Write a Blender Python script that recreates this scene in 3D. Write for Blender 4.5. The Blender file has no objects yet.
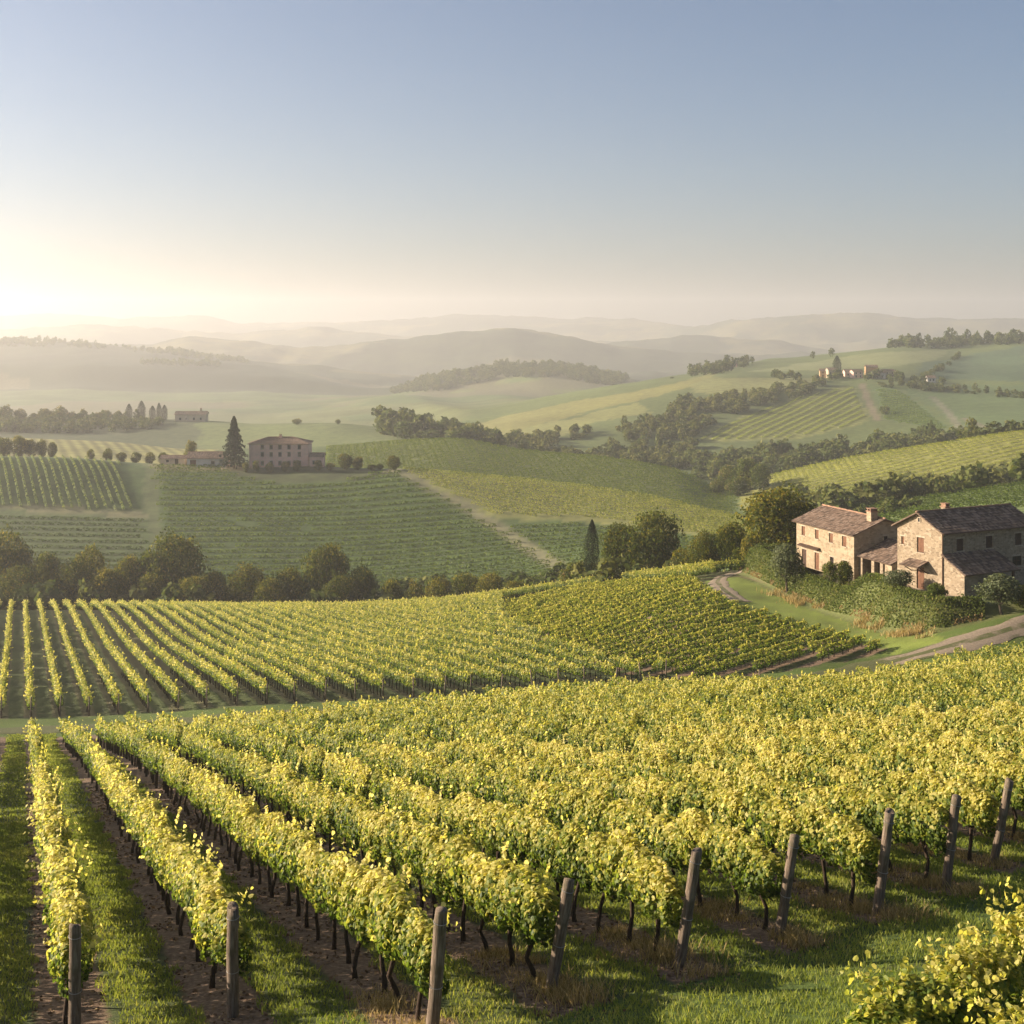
import bpy, math, random
import numpy as np
R = math.radians
rng = np.random.default_rng(7)
random.seed(7)
sc = bpy.context.scene

# ------------------------------------------------------------------ camera, sky, sun, exposure
F, CX, HV = 1400.0, 512.0, 330.0           # focal length in pixels, centre column, eye-level row
cam = bpy.data.cameras.new('camera'); cam_o = bpy.data.objects.new('camera', cam)
sc.collection.objects.link(cam_o); sc.camera = cam_o
cam.sensor_fit = 'HORIZONTAL'; cam.sensor_width = 36.0
cam.lens = 36.0 * F / 1024.0
cam.shift_y = -(512.0 - HV) / 1024.0
cam.clip_start = 0.5; cam.clip_end = 60000
cam_o.location = (0, 0, 0); cam_o.rotation_euler = (R(90), 0, 0)

SUN_AZ, SUN_EL = R(-77), R(18.5)              # azimuth measured from +Y (the view), negative = left
SUN_DIR = np.array([math.sin(SUN_AZ)*math.cos(SUN_EL), math.cos(SUN_AZ)*math.cos(SUN_EL), math.sin(SUN_EL)])
w = bpy.data.worlds.new('World'); sc.world = w; w.use_nodes = True
wn = w.node_tree.nodes; wl = w.node_tree.links
sky = wn.new('ShaderNodeTexSky'); sky.sky_type = 'NISHITA'; sky.sun_disc = False
sky.sun_elevation = SUN_EL; sky.sun_rotation = SUN_AZ
sky.air_density = 0.9; sky.dust_density = 5.5; sky.ozone_density = 2.4; sky.altitude = 1300
wl.new(sky.outputs['Color'], wn['Background'].inputs['Color'])
wn['Background'].inputs['Strength'].default_value = 0.05
sl = bpy.data.lights.new('sun', 'SUN'); sl.energy = 5.0; sl.angle = R(0.5); sl.color = (1.0, 0.85, 0.68)
so = bpy.data.objects.new('sun', sl); sc.collection.objects.link(so)
so.rotation_euler = (R(90) - SUN_EL, 0, R(180) - SUN_AZ); so.location = (-200, 40, 120)
HAZE_DENSITY = 2.2e-4
sc.view_settings.view_transform = 'Standard'; sc.view_settings.look = 'None'
sc.view_settings.exposure = 1.42; sc.view_settings.gamma = 1
sc.render.engine = 'CYCLES'
cy = sc.cycles
cy.use_denoising = True
cy.max_bounces = 6; cy.diffuse_bounces = 3; cy.glossy_bounces = 2; cy.transmission_bounces = 4
cy.volume_bounces = 1; cy.transparent_max_bounces = 4; cy.caustics_reflective = False; cy.caustics_refractive = False
cy.sample_clamp_indirect = 6

# ------------------------------------------------------------------ helpers
COL = sc.collection
def link(o, parent=None):
    COL.objects.link(o)
    if parent is not None: o.parent = parent
    return o
def tag(o, label=None, cat=None, group=None, kind=None):
    if label: o['label'] = label
    if cat: o['category'] = cat
    if group: o['group'] = group
    if kind: o['kind'] = kind
    return o
def empty(name, loc=(0, 0, 0), rz=0.0, scale=(1, 1, 1)):
    o = bpy.data.objects.new(name, None); o.empty_display_size = 0.2
    o.location = loc; o.rotation_euler = (0, 0, rz); o.scale = scale
    return link(o)
def mesh_np(name, V, Q=None, T=None, mats=(), attrs=None, midx=None, smooth=False):
    """V Nx3, Q Mx4 and T Kx3 index arrays; attrs {name: per-face float}; midx per-face material index."""
    me = bpy.data.meshes.new(name)
    V = np.asarray(V, np.float32)
    nq = 0 if Q is None else len(Q); nt = 0 if T is None else len(T)
    me.vertices.add(len(V)); me.vertices.foreach_set('co', V.ravel())
    li = np.concatenate([np.asarray(Q, np.int32).ravel() if nq else np.zeros(0, np.int32),
                         np.asarray(T, np.int32).ravel() if nt else np.zeros(0, np.int32)])
    me.loops.add(len(li)); me.loops.foreach_set('vertex_index', li)
    me.polygons.add(nq + nt)
    ls = np.concatenate([np.arange(nq)*4, nq*4 + np.arange(nt)*3]).astype(np.int32)
    me.polygons.foreach_set('loop_start', ls)
    if midx is not None: me.polygons.foreach_set('material_index', np.asarray(midx, np.int32))
    me.polygons.foreach_set('use_smooth', np.full(nq + nt, smooth))
    for m in mats: me.materials.append(m)
    for k, a in (attrs or {}).items():
        at = me.attributes.new(k, 'FLOAT', 'FACE'); at.data.foreach_set('value', np.asarray(a, np.float32))
    me.update(calc_edges=True); me.validate()
    return me
def obj(name, me, parent=None, loc=None):
    o = bpy.data.objects.new(name, me)
    if loc is not None: o.location = loc
    return link(o, parent)

class MB:
    """collects simple solids and links them as one mesh object"""
    def __init__(s): s.v = []; s.f = []; s.n = 0
    def add(s, v, f):
        s.v += [tuple(p) for p in v]; s.f += [tuple(i + s.n for i in q) for q in f]; s.n = len(s.v)
    def box(s, x0, x1, y0, y1, z0, z1):
        s.add([(x0,y0,z0),(x1,y0,z0),(x1,y1,z0),(x0,y1,z0),(x0,y0,z1),(x1,y0,z1),(x1,y1,z1),(x0,y1,z1)],
              [(3,2,1,0),(4,5,6,7),(0,1,5,4),(1,2,6,5),(2,3,7,6),(3,0,4,7)])
    def tube(s, pts, rad, seg=8, cap=True):
        pts = [np.array(p, float) for p in pts]
        if not hasattr(rad, '__len__'): rad = [rad]*len(pts)
        V = []
        for i, p in enumerate(pts):
            d = pts[min(i+1, len(pts)-1)] - pts[max(i-1, 0)]; d /= np.linalg.norm(d) + 1e-9
            a = np.cross(d, (0.31, 0.95, 0.02)); a /= np.linalg.norm(a) + 1e-9; b = np.cross(d, a)
            for k in range(seg):
                t = 2*math.pi*k/seg; V.append(p + rad[i]*(math.cos(t)*a + math.sin(t)*b))
        Fc = []
        for i in range(len(pts)-1):
            for k in range(seg):
                k2 = (k+1) % seg
                Fc.append((i*seg+k, (i+1)*seg+k, (i+1)*seg+k2, i*seg+k2))
        if cap:
            Fc.append(tuple(range(seg))); Fc.append(tuple((len(pts)-1)*seg + k for k in reversed(range(seg))))
        s.add(V, Fc)
    def poly(s, *pts): s.add(pts, [tuple(range(len(pts)))])
    def build(s, name, mat, parent=None, smooth=False):
        me = bpy.data.meshes.new(name); me.from_pydata(s.v, [], s.f)
        me.materials.append(mat)
        if smooth: me.polygons.foreach_set('use_smooth', np.full(len(me.polygons), True))
        me.update(); return obj(name, me, parent)

# ------------------------------------------------------------------ materials
class NT:
    def __init__(s, name):
        s.m = bpy.data.materials.new(name); s.m.use_nodes = True
        s.t = s.m.node_tree; s.b = s.t.nodes['Principled BSDF']; s.out = s.t.nodes['Material Output']
        s.b.inputs['Roughness'].default_value = 0.9; s.b.inputs['Specular IOR Level'].default_value = 0.2
    def n(s, typ, **kw):
        nd = s.t.nodes.new(typ)
        for k, v in kw.items():
            if k in ('operation', 'blend_type', 'data_type', 'noise_dimensions', 'feature', 'attribute_name', 'attribute_type', 'wave_type', 'bands_direction', 'interpolation_type', 'vector_type', 'distance'): setattr(nd, k, v)
        return nd
    def l(s, a, b): s.t.links.new(a, b)
    def set(s, inp, v):
        if hasattr(v, 'is_output') or isinstance(v, bpy.types.NodeSocket): s.l(v, inp)
        else: inp.default_value = v
    def math(s, op, a, b=0.0, c=0.0):
        nd = s.n('ShaderNodeMath', operation=op); s.set(nd.inputs[0], a); s.set(nd.inputs[1], b); s.set(nd.inputs[2], c); return nd.outputs[0]
    def noise(s, scale, detail=3, rough=0.6, vec=None, dist=0.0):
        nd = s.n('ShaderNodeTexNoise'); nd.inputs['Scale'].default_value = scale; nd.inputs['Detail'].default_value = detail
        nd.inputs['Roughness'].default_value = rough; nd.inputs['Distortion'].default_value = dist
        if vec is not None: s.l(vec, nd.inputs['Vector'])
        return nd.outputs['Fac']
    def ramp(s, fac, stops):
        nd = s.n('ShaderNodeValToRGB'); e = nd.color_ramp.elements
        while len(e) < len(stops): e.new(0.5)
        for i, (p, c) in enumerate(stops): e[i].position = p; e[i].color = (c[0], c[1], c[2], 1)
        s.l(fac, nd.inputs['Fac']); return nd.outputs['Color']
    def mix(s, fac, a, b, blend='MIX'):
        nd = s.n('ShaderNodeMix', data_type='RGBA', blend_type=blend)
        s.set(nd.inputs[0], fac)
        for i, v in ((6, a), (7, b)):
            if isinstance(v, (tuple, list)): nd.inputs[i].default_value = (v[0], v[1], v[2], 1)
            else: s.l(v, nd.inputs[i])
        return nd.outputs[2]
    def maprange(s, v, a, b, c=0.0, d=1.0):
        nd = s.n('ShaderNodeMapRange'); nd.interpolation_type = 'SMOOTHSTEP'
        s.set(nd.inputs[0], v); nd.inputs[1].default_value = a; nd.inputs[2].default_value = b; nd.inputs[3].default_value = c; nd.inputs[4].default_value = d
        return nd.outputs[0]
    def attr(s, name):
        nd = s.n('ShaderNodeAttribute', attribute_name=name); return nd
    def bump(s, h, strength=0.4, dist=0.05):
        nd = s.n('ShaderNodeBump'); nd.inputs['Strength'].default_value = strength; nd.inputs['Distance'].default_value = dist
        s.l(h, nd.inputs['Height']); s.l(nd.outputs['Normal'], s.b.inputs['Normal'])
    def pos(s): return s.n('ShaderNodeNewGeometry').outputs['Position']
    def objc(s): return s.n('ShaderNodeTexCoord').outputs['Object']
    def col(s, c):
        if isinstance(c, tuple): s.b.inputs['Base Color'].default_value = (*c, 1)
        else: s.l(c, s.b.inputs['Base Color'])

def leaf_mat(name, stops, trans, tfac=0.45, rand=0.25):
    """leaf material: base colour from the per-leaf tint plus a per-plant offset, with light passing through the blade"""
    t = NT(name)
    at = t.attr('tint').outputs['Fac']
    oi = t.n('ShaderNodeObjectInfo').outputs['Random']
    f = t.math('ADD', at, t.math('MULTIPLY', t.math('SUBTRACT', oi, 0.5), rand))
    c = t.ramp(f, stops)
    t.col(c); t.b.inputs['Roughness'].default_value = 0.55 if 'vine' in name else 0.85; t.b.inputs['Specular IOR Level'].default_value = 0.3 if 'vine' in name else 0.08
    tr = t.n('ShaderNodeBsdfTranslucent')
    c2 = t.mix(1.0, c, trans, 'MULTIPLY'); t.l(c2, tr.inputs['Color'])
    mx = t.n('ShaderNodeMixShader'); mx.inputs[0].default_value = tfac
    t.l(t.b.outputs[0], mx.inputs[1]); t.l(tr.outputs[0], mx.inputs[2]); t.l(mx.outputs[0], t.out.inputs['Surface'])
    return t.m
M = {}
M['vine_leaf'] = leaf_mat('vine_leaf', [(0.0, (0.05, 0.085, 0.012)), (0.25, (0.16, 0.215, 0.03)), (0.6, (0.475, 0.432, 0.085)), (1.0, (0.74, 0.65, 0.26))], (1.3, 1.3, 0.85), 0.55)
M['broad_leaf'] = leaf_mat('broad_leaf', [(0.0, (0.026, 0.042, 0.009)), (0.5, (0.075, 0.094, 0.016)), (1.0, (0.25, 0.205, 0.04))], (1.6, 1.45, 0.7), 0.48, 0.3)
M['wood_leaf'] = leaf_mat('wood_leaf', [(0.0, (0.03, 0.048, 0.014)), (0.5, (0.075, 0.098, 0.025)), (1.0, (0.17, 0.165, 0.05))], (1.5, 1.5, 0.8), 0.3, 0.1)
M['conifer_leaf'] = leaf_mat('conifer_leaf', [(0.0, (0.007, 0.014, 0.005)), (0.6, (0.018, 0.030, 0.010)), (1.0, (0.04, 0.055, 0.016))], (1.2, 1.3, 0.8), 0.2)
M['olive_leaf'] = leaf_mat('olive_leaf', [(0.0, (0.05, 0.065, 0.03)), (0.5, (0.11, 0.13, 0.065)), (1.0, (0.22, 0.23, 0.13))], (1.3, 1.3, 0.8), 0.3)
M['hedge_leaf'] = leaf_mat('hedge_leaf', [(0.0, (0.03, 0.05, 0.012)), (0.5, (0.085, 0.11, 0.022)), (0.82, (0.16, 0.16, 0.04)), (1.0, (0.26, 0.17, 0.08))], (1.4, 1.4, 0.7), 0.35)
M['grass_blade'] = leaf_mat('grass_blade', [(0.0, (0.10, 0.145, 0.028)), (0.5, (0.23, 0.26, 0.065)), (0.85, (0.40, 0.36, 0.12)), (1.0, (0.42, 0.35, 0.14))], (1.5, 1.5, 0.7), 0.4, 0.0)
M['straw_blade'] = leaf_mat('straw_blade', [(0.0, (0.16, 0.14, 0.04)), (0.5, (0.36, 0.27, 0.11)), (1.0, (0.52, 0.40, 0.20))], (1.2, 1.1, 0.8), 0.35, 0.0)

M['litter'] = leaf_mat('leaf_litter', [(0.0, (0.05, 0.03, 0.018)), (0.5, (0.16, 0.10, 0.055)), (0.9, (0.32, 0.22, 0.12)), (1.0, (0.42, 0.32, 0.16))], (1.2, 1.1, 0.8), 0.15, 0.0)
def bark(name, a, b, scale=6):
    t = NT(name); p = t.objc()
    mp = t.n('ShaderNodeMapping'); mp.inputs['Scale'].default_value = (scale, scale, scale*0.25); t.l(p, mp.inputs['Vector'])
    nz = t.noise(4, 5, 0.7, mp.outputs['Vector'])
    t.col(t.ramp(nz, [(0.3, a), (0.7, b)])); t.bump(nz, 0.7, 0.03); return t.m
M['vine_bark'] = bark('vine_bark', (0.022, 0.015, 0.010), (0.085, 0.055, 0.035), 14)
M['tree_bark'] = bark('tree_bark', (0.03, 0.022, 0.015), (0.11, 0.085, 0.06), 2)
def post_mat():
    t = NT('weathered_post'); p = t.objc()
    mp = t.n('ShaderNodeMapping'); mp.inputs['Scale'].default_value = (9, 9, 0.55); t.l(p, mp.inputs['Vector'])
    nz = t.noise(5, 6, 0.7, mp.outputs['Vector'], 0.4); big = t.noise(2.2, 3, 0.6, p)
    c = t.ramp(nz, [(0.28, (0.045, 0.032, 0.022)), (0.5, (0.17, 0.125, 0.088)), (0.72, (0.31, 0.25, 0.19))])
    c = t.mix(t.maprange(big, 0.52, 0.68), c, (0.10, 0.085, 0.05))
    t.col(c); t.bump(nz, 0.9, 0.02); return t.m
M['post'] = post_mat()
def plain(name, c, rough=0.8, metal=0.0, var=0.3, scale=3):
    t = NT(name); nz = t.noise(scale, 4, 0.65, t.objc())
    t.col(t.ramp(nz, [(0.3, tuple(x*(1-var) for x in c)), (0.7, tuple(min(1, x*(1+var)) for x in c))]))
    t.b.inputs['Roughness'].default_value = rough; t.b.inputs['Metallic'].default_value = metal
    return t.m
M['wire'] = plain('galvanised_wire', (0.35, 0.33, 0.30), 0.45, 0.8)
M['shutter'] = plain('brown_shutter', (0.15, 0.07, 0.036), 0.7)
M['dark_wood'] = plain('dark_wood', (0.06, 0.035, 0.022), 0.75)
M['lintel'] = plain('stone_lintel', (0.36, 0.29, 0.21), 0.9)
M['terracotta'] = plain('terracotta', (0.26, 0.155, 0.10), 0.85)
M['gutter'] = plain('copper_gutter', (0.12, 0.07, 0.045), 0.5, 0.3)
M['pale_pot'] = plain('pale_pot', (0.62, 0.52, 0.42), 0.8)
M['dark_void'] = plain('dark_interior', (0.018, 0.014, 0.011), 0.95)
def glass_mat():
    t = NT('window_glass'); t.col((0.02, 0.02, 0.022)); t.b.inputs['Roughness'].default_value = 0.12; t.b.inputs['Specular IOR Level'].default_value = 0.5; return t.m
M['glass'] = glass_mat()
def stone_mat(name, stops, mortar, scale=2.6):
    t = NT(name); p = t.objc()
    mp = t.n('ShaderNodeMapping'); mp.inputs['Scale'].default_value = (1, 1, 1.75); t.l(p, mp.inputs['Vector'])
    wob = t.n('ShaderNodeTexNoise'); wob.inputs['Scale'].default_value = 1.5; t.l(mp.outputs['Vector'], wob.inputs['Vector'])
    vm = t.n('ShaderNodeVectorMath', operation='MULTIPLY_ADD'); t.l(wob.outputs['Color'], vm.inputs[0]); vm.inputs[1].default_value = (.25, .25, .25); t.l(mp.outputs['Vector'], vm.inputs[2])
    v1 = t.n('ShaderNodeTexVoronoi'); v1.inputs['Scale'].default_value = scale; t.l(vm.outputs[0], v1.inputs['Vector'])
    v2 = t.n('ShaderNodeTexVoronoi', feature='DISTANCE_TO_EDGE'); v2.inputs['Scale'].default_value = scale; t.l(vm.outputs[0], v2.inputs['Vector'])
    sp = t.n('ShaderNodeSeparateColor'); t.l(v1.outputs['Color'], sp.inputs[0])
    c = t.ramp(sp.outputs[0], stops)
    c = t.mix(t.maprange(v2.outputs['Distance'], 0.03, 0.09, 1, 0), c, mortar)
    st = t.noise(0.5, 5, 0.65, p)
    c = t.mix(t.math('MULTIPLY', t.maprange(st, 0.45, 0.75), 0.22), c, (0.15, 0.115, 0.085))
    t.col(c); t.bump(t.math('MINIMUM', v2.outputs['Distance'], 0.12), 0.8, 0.06)
    return t.m
M['stone'] = stone_mat('rubble_stone', [(0.0, (0.165, 0.122, 0.08)), (0.35, (0.24, 0.182, 0.118)), (0.7, (0.29, 0.225, 0.15)), (1.0, (0.37, 0.295, 0.21))], (0.29, 0.228, 0.155), 3.0)
M['pale_stone'] = stone_mat('pale_render_stone', [(0.0, (0.20, 0.15, 0.092)), (0.5, (0.285, 0.218, 0.138)), (1.0, (0.365, 0.285, 0.19))], (0.305, 0.24, 0.16), 2.2)
def render_mat(name, c):
    t = NT(name); p = t.objc(); a = t.noise(0.35, 6, 0.7, p); 
    t.col(t.ramp(a, [(0.3, tuple(x*0.72 for x in c)), (0.55, c), (0.8, tuple(min(.8, x*1.12) for x in c))])); t.bump(t.noise(6, 4, 0.6, p), 0.3, 0.03); return t.m
M['pink_render'] = render_mat('pink_render', (0.72, 0.46, 0.355))
M['cream_render'] = render_mat('cream_render', (0.50, 0.40, 0.28))
M['ochre_render'] = render_mat('ochre_render', (0.50, 0.31, 0.15))
M['white_render'] = render_mat('white_render', (0.62, 0.57, 0.50))
def roof_mat():
    t = NT('clay_roof_tiles'); at = t.attr('tint').outputs['Fac']
    nz = t.noise(0.7, 5, 0.7, t.objc()); f = t.math('ADD', t.math('MULTIPLY', at, 0.75), t.math('MULTIPLY', nz, 0.4))
    t.col(t.ramp(f, [(0.15, (0.068, 0.049, 0.037)), (0.45, (0.15, 0.102, 0.071)), (0.7, (0.215, 0.145, 0.10)), (1.0, (0.30, 0.225, 0.17))]))
    t.b.inputs['Roughness'].default_value = 0.85; return t.m
M['roof'] = roof_mat()

# ------------------------------------------------------------------ terrain
ROW = np.array([-0.331, 0.9436]); PRP = np.array([0.9436, 0.331])     # along / across the near vine rows
P0, SP = 0.78, 2.37
ROWB = np.array([0.74, 0.6726]); PRPB = np.array([-0.6726, 0.74])     # right-hand block of the second field
def zplane(X, Y):
    t = ROW[0]*(X + 6.7) + ROW[1]*(Y - 21.4)
    return -10.6 - 0.2125*t - 15/1400*Y
KEYS = [  # each curve: (column, row, distance) of points on the ground, near to far
 [(-300,735,111),(20,735,112),(100,733,111),(250,723,111),(400,713,111),(500,705,111),(690,694,112.5),(780,688,116),(880,677,119),(940,663,120.5),(1024,648,123),(1300,600,132)],
 [(-300,722,119),(20,720,119),(100,718,118.5),(250,707,118),(400,700,118),(500,695,118),(690,682,121),(780,668,124),(880,652,126.5),(940,637,127.5),(1024,612,130),(1300,570,140)],
 [(-300,660,170),(50,657,172),(200,655,170),(400,648,165),(550,634,158),(700,613,150),(800,608,154),(900,600,158),(1024,592,164),(1300,575,175)],
 [(-300,610,262),(0,610,262),(100,610,262),(260,612,255),(330,612,248),(430,608,238),(520,598,225),(600,588,208),(680,579,192),(740,573,182),(800,572,182),(900,570,182),(1024,565,186),(1300,555,190)],
 [(-300,628,300),(0,628,300),(260,628,298),(430,622,288),(520,614,276),(600,606,262),(740,600,250),(900,590,250),(1024,585,250),(1300,580,250)],
 [(-300,600,350),(0,598,350),(300,592,350),(500,585,345),(600,577,335),(740,562,320),(800,545,312),(900,523,310),(1024,507,310),(1300,490,310)],
 [(-300,522,410),(0,522,410),(300,524,410),(500,530,398),(600,535,385),(740,538,360),(800,532,350),(900,512,342),(1024,494,342),(1300,478,342)],
 [(-300,455,470),(0,457,470),(60,458,470),(140,464,468),(200,466,468),(250,466,468),(310,466,465),(350,469,460),(400,470,455),(480,477,450),(560,485,445),(640,496,430),(740,517,400),(800,520,390),(880,505,375),(940,496,372),(1024,484,372),(1300,470,372)],
 [(-300,459,510),(0,460,510),(140,468,510),(250,470,505),(400,473,500),(480,482,490),(560,491,485),(640,503,470),(740,522,445),(800,530,430),(880,530,430),(1024,522,430),(1300,515,430)],
 [(-300,436,640),(0,438,640),(100,441,640),(200,449,620),(330,447,600),(400,442,600),(450,440,600),(520,451,590),(600,458,580),(680,472,565),(722,490,560),(770,476,570),(850,458,570),(940,443,570),(1024,431,570),(1300,415,570)],
 [(-300,445,700),(0,447,700),(100,449,700),(200,455,690),(330,452,660),(400,447,660),(450,446,660),(520,460,650),(600,468,640),(680,485,630),(722,500,620),(770,492,630),(850,478,630),(940,464,630),(1024,452,630),(1300,440,630)],
 [(-300,420,850),(0,421,850),(100,421,850),(150,421,840),(210,422,830),(260,426,800),(330,424,780),(390,429,775),(450,441,770),(520,454,760),(600,463,750),(700,470,740),(760,468,730),(850,461,730),(940,449,730),(1024,437,730),(1300,420,730)],
 [(-300,440,1050),(0,440,1050),(200,440,1050),(330,438,1000),(390,440,980),(450,438,940),(520,430,900),(560,426,900),(640,421,890),(740,421,890),(850,419,890),(940,415,890),(1024,409,890),(1300,395,890)],
 [(-300,415,1500),(200,415,1500),(300,412,1500),(400,408,1400),(470,411,1150),(560,397,1150),(640,386,1130),(700,380,1100),(740,377,1090),(820,378,1080),(900,378,1080),(960,383,1080),(1024,379,1080),(1300,370,1080)],
 [(-300,400,1800),(300,400,1800),(400,397,1600),(470,409,1250),(560,395,1220),(640,382.5,1240),(700,371,1300),(740,363,1380),(800,357,1450),(870,350,1500),(900,347,1500),(960,346,1500),(1024,342,1500),(1300,335,1500)],
 [(-300,385,2056),(200,388,2056),(300,392,2056),(370,394,2000),(430,394,1900),(500,392,1850),(560,400,1700),(640,392,1700),(700,384,1750),(1024,360,1900),(1300,355,1900)],
 [(-300,362,2168),(0,364,2168),(200,370,2168),(300,380,2140),(370,388,2112),(430,377,2112),(500,365,2112),(560,365,2112),(620,377,2112),(680,384,2112),(1024,365,2140),(1300,360,2140)],
 [(-300,352,2392),(0,354,2392),(200,361,2392),(300,373,2392),(370,388,2364),(430,392,2364),(500,386,2364),(620,390,2364),(1024,365,2392),(1300,360,2392)],
 [(-300,341,2672),(0,343,2672),(60,343,2672),(120,347,2672),(180,353,2672),(250,361,2672),(330,369,2644),(400,377,2616),(450,382,2616),(560,380,2672),(640,374,2672),(1024,362,2672),(1300,360,2672)],
 [(-300,362,3008),(0,362,3008),(200,368,3008),(400,382,3008),(640,377,3008),(1024,367,3008),(1300,362,3008)],
 [(-300,352,3512),(0,352,3512),(100,349,3512),(150,345,3512),(200,338,3512),(250,343,3512),(300,348,3512),(340,346,3512),(420,338,3512),(500,328,3512),(540,330,3512),(600,341,3512),(660,349,3512),(720,353,3512),(1024,354,3512),(1300,354,3512)],
 [(-300,357,3848),(1300,357,3848)],
 [(-300,348,4184),(500,352,4184),(580,347,4184),(650,338,4184),(700,336,4184),(760,338,4184),(810,347,4184),(850,353,4184),(1024,353,4184),(1300,352,4184)],
 [(-300,351,4576),(1300,351,4408)],
 [(-300,329,5136),(0,331,5136),(70,327,5136),(140,328,5136),(200,334,5136),(280,330,5136),(320,327,5136),(360,334,5136),(450,339,5024),(600,342,4744),(1024,343,4632),(1300,343,4632)],
 [(-300,343,5640),(600,344,5360),(760,346,4800),(1300,346,4800)],
 [(-300,318,6760),(0,315,6760),(40,313,6760),(120,318,6760),(200,316,6760),(240,323,6760),(300,323,6760),(380,320,6760),(480,314,6760),(560,318,6648),(640,321,6368),(690,328,5696),(740,320,5360),(800,316,5360),(860,313,5360),(900,316,5360),(960,319,5360),(1024,318,5360),(1300,324,5360)],
 [(-300,380,8160),(1300,380,7600)],
]
def pchip(x, y, xq):
    """monotone cubic through (x, y) at xq"""
    h = np.diff(x); d = np.diff(y)/h; n = len(x); m = np.zeros(n)
    s = d[:-1]*d[1:] > 0
    w1 = 2*h[1:] + h[:-1]; w2 = h[1:] + 2*h[:-1]
    with np.errstate(divide='ignore', invalid='ignore'):
        m[1:-1] = np.where(s, (w1 + w2)/(w1/d[:-1] + w2/d[1:]), 0)
    m[0] = d[0]; m[-1] = d[-1]
    i = np.clip(np.searchsorted(x, xq) - 1, 0, n-2); t = (xq - x[i])/h[i]
    t = np.clip(t, 0, 1)
    return ((1+2*t)*(1-t)**2*y[i] + t*(1-t)**2*h[i]*m[i] + t*t*(3-2*t)*y[i+1] + t*t*(t-1)*h[i]*m[i+1])
US = np.arange(-700, 1760, 3.5); NU = len(US)
Y0, Y1 = 4.0, 7900.0
NY = 980; LQ = np.linspace(math.log(Y0), math.log(Y1), NY); YS = np.exp(LQ)
VK = []; YK = []
ker = np.hanning(13); ker /= ker.sum()
for c in KEYS:
    a = np.array(c, float)
    v = pchip(a[:,0], a[:,1], US); yy = pchip(a[:,0], a[:,2], US)
    if a[0,2] < 2000:
        yy = np.convolve(np.pad(yy, 6, 'edge'), ker, 'valid'); v = np.convolve(np.pad(v, 6, 'edge'), ker, 'valid')
    VK.append(v); YK.append(yy)
VK = np.array(VK); YK = np.array(YK)
Z = np.zeros((NY, NU))
for j, u in enumerate(US):
    r = (u - CX)/F
    ny = np.array([3.0, 20.0, 45.0, 75.0])
    yk = np.concatenate([ny, YK[:,j]]); zk = np.concatenate([zplane(r*ny, ny), -(VK[:,j]-HV)/F*YK[:,j]])
    Z[:,j] = pchip(yk, zk, YS)
GX = (US[None,:]-CX)/F*YS[:,None]; GY = np.repeat(YS[:,None], NU, 1)
# value noise used for relief and for colouring
def vnoise(x, y, seed=0):
    xi = np.floor(x).astype(np.int64); yi = np.floor(y).astype(np.int64); fx = x-xi; fy = y-yi
    fx = fx*fx*(3-2*fx); fy = fy*fy*(3-2*fy)
    def h(a, b):
        n = (a*374761393 + b*668265263 + seed*974711) & 0xffffffff
        n = ((n ^ (n >> 13))*1274126177) & 0xffffffff
        return ((n ^ (n >> 16)) & 0xffff)/65535.0
    return (h(xi,yi)*(1-fx)+h(xi+1,yi)*fx)*(1-fy) + (h(xi,yi+1)*(1-fx)+h(xi+1,yi+1)*fx)*fy
def fbm(x, y, o=4, seed=0):
    s = 0; a = 0.5
    for k in range(o): s = s + a*vnoise(x*2**k, y*2**k, seed+k*17); a *= 0.5
    return s
# relief grows with distance
amp = np.clip((GY-300)/900, 0, 1)
Z += amp*(fbm(GX/90, GY/140, 4, 3)-0.47)*np.clip(GY/1000, 0.3, 5.0)*5.5
Z += np.clip((GY-2300)/1500, 0, 1)*(fbm(GX/420, GY/700, 5, 9)-0.47)*GY/1000*6
Z += (fbm(GX/2.2, GY/2.2, 3, 5)-0.44)*0.16*np.clip(1-(GY-60)/200, 0, 1)
Z += np.clip((GY-2000)/500, 0, 1)*(fbm(GX/38, GY/60, 3, 77)-0.47)*np.minimum(GY, 5000)/1000*2.6
# house terrace
TERR = np.array([(31.6,183),(33.0,171),(34.2,160.5),(36.0,151.5),(37.6,144.5),(38.3,137),(40.4,132.2),(44.5,132.0),(60,139),(75,150),(75,185),(50,190)])
def poly_dist(px, py, P):
    """signed distance: negative inside"""
    d = np.full(px.shape, 1e9); ins = np.zeros(px.shape, bool); n = len(P)
    for i in range(n):
        ax, ay = P[i]; bx, by = P[(i+1) % n]
        t = np.clip(((px-ax)*(bx-ax)+(py-ay)*(by-ay))/((bx-ax)**2+(by-ay)**2), 0, 1)
        d = np.minimum(d, np.hypot(px-ax-t*(bx-ax), py-ay-t*(by-ay)))
        cross = ((ay > py) != (by > py)) & (px < (bx-ax)*(py-ay)/((by-ay) if by != ay else 1e-9)+ax)
        ins ^= cross
    return np.where(ins, -d, d)
def sstep(t): t = np.clip(t, 0, 1); return t*t*(3-2*t)
sel = (YS > 110) & (YS < 215)
td = np.full(Z.shape, 99.0); td[sel] = poly_dist(GX[sel], GY[sel], TERR)
zt = -28.75 + 2.82*sstep((152.5-GY)/7.5)
k = 1 - sstep((td+0.2)/2.6)
Z = np.where(td < 3, Z*(1-k) + zt*k, Z)
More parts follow.
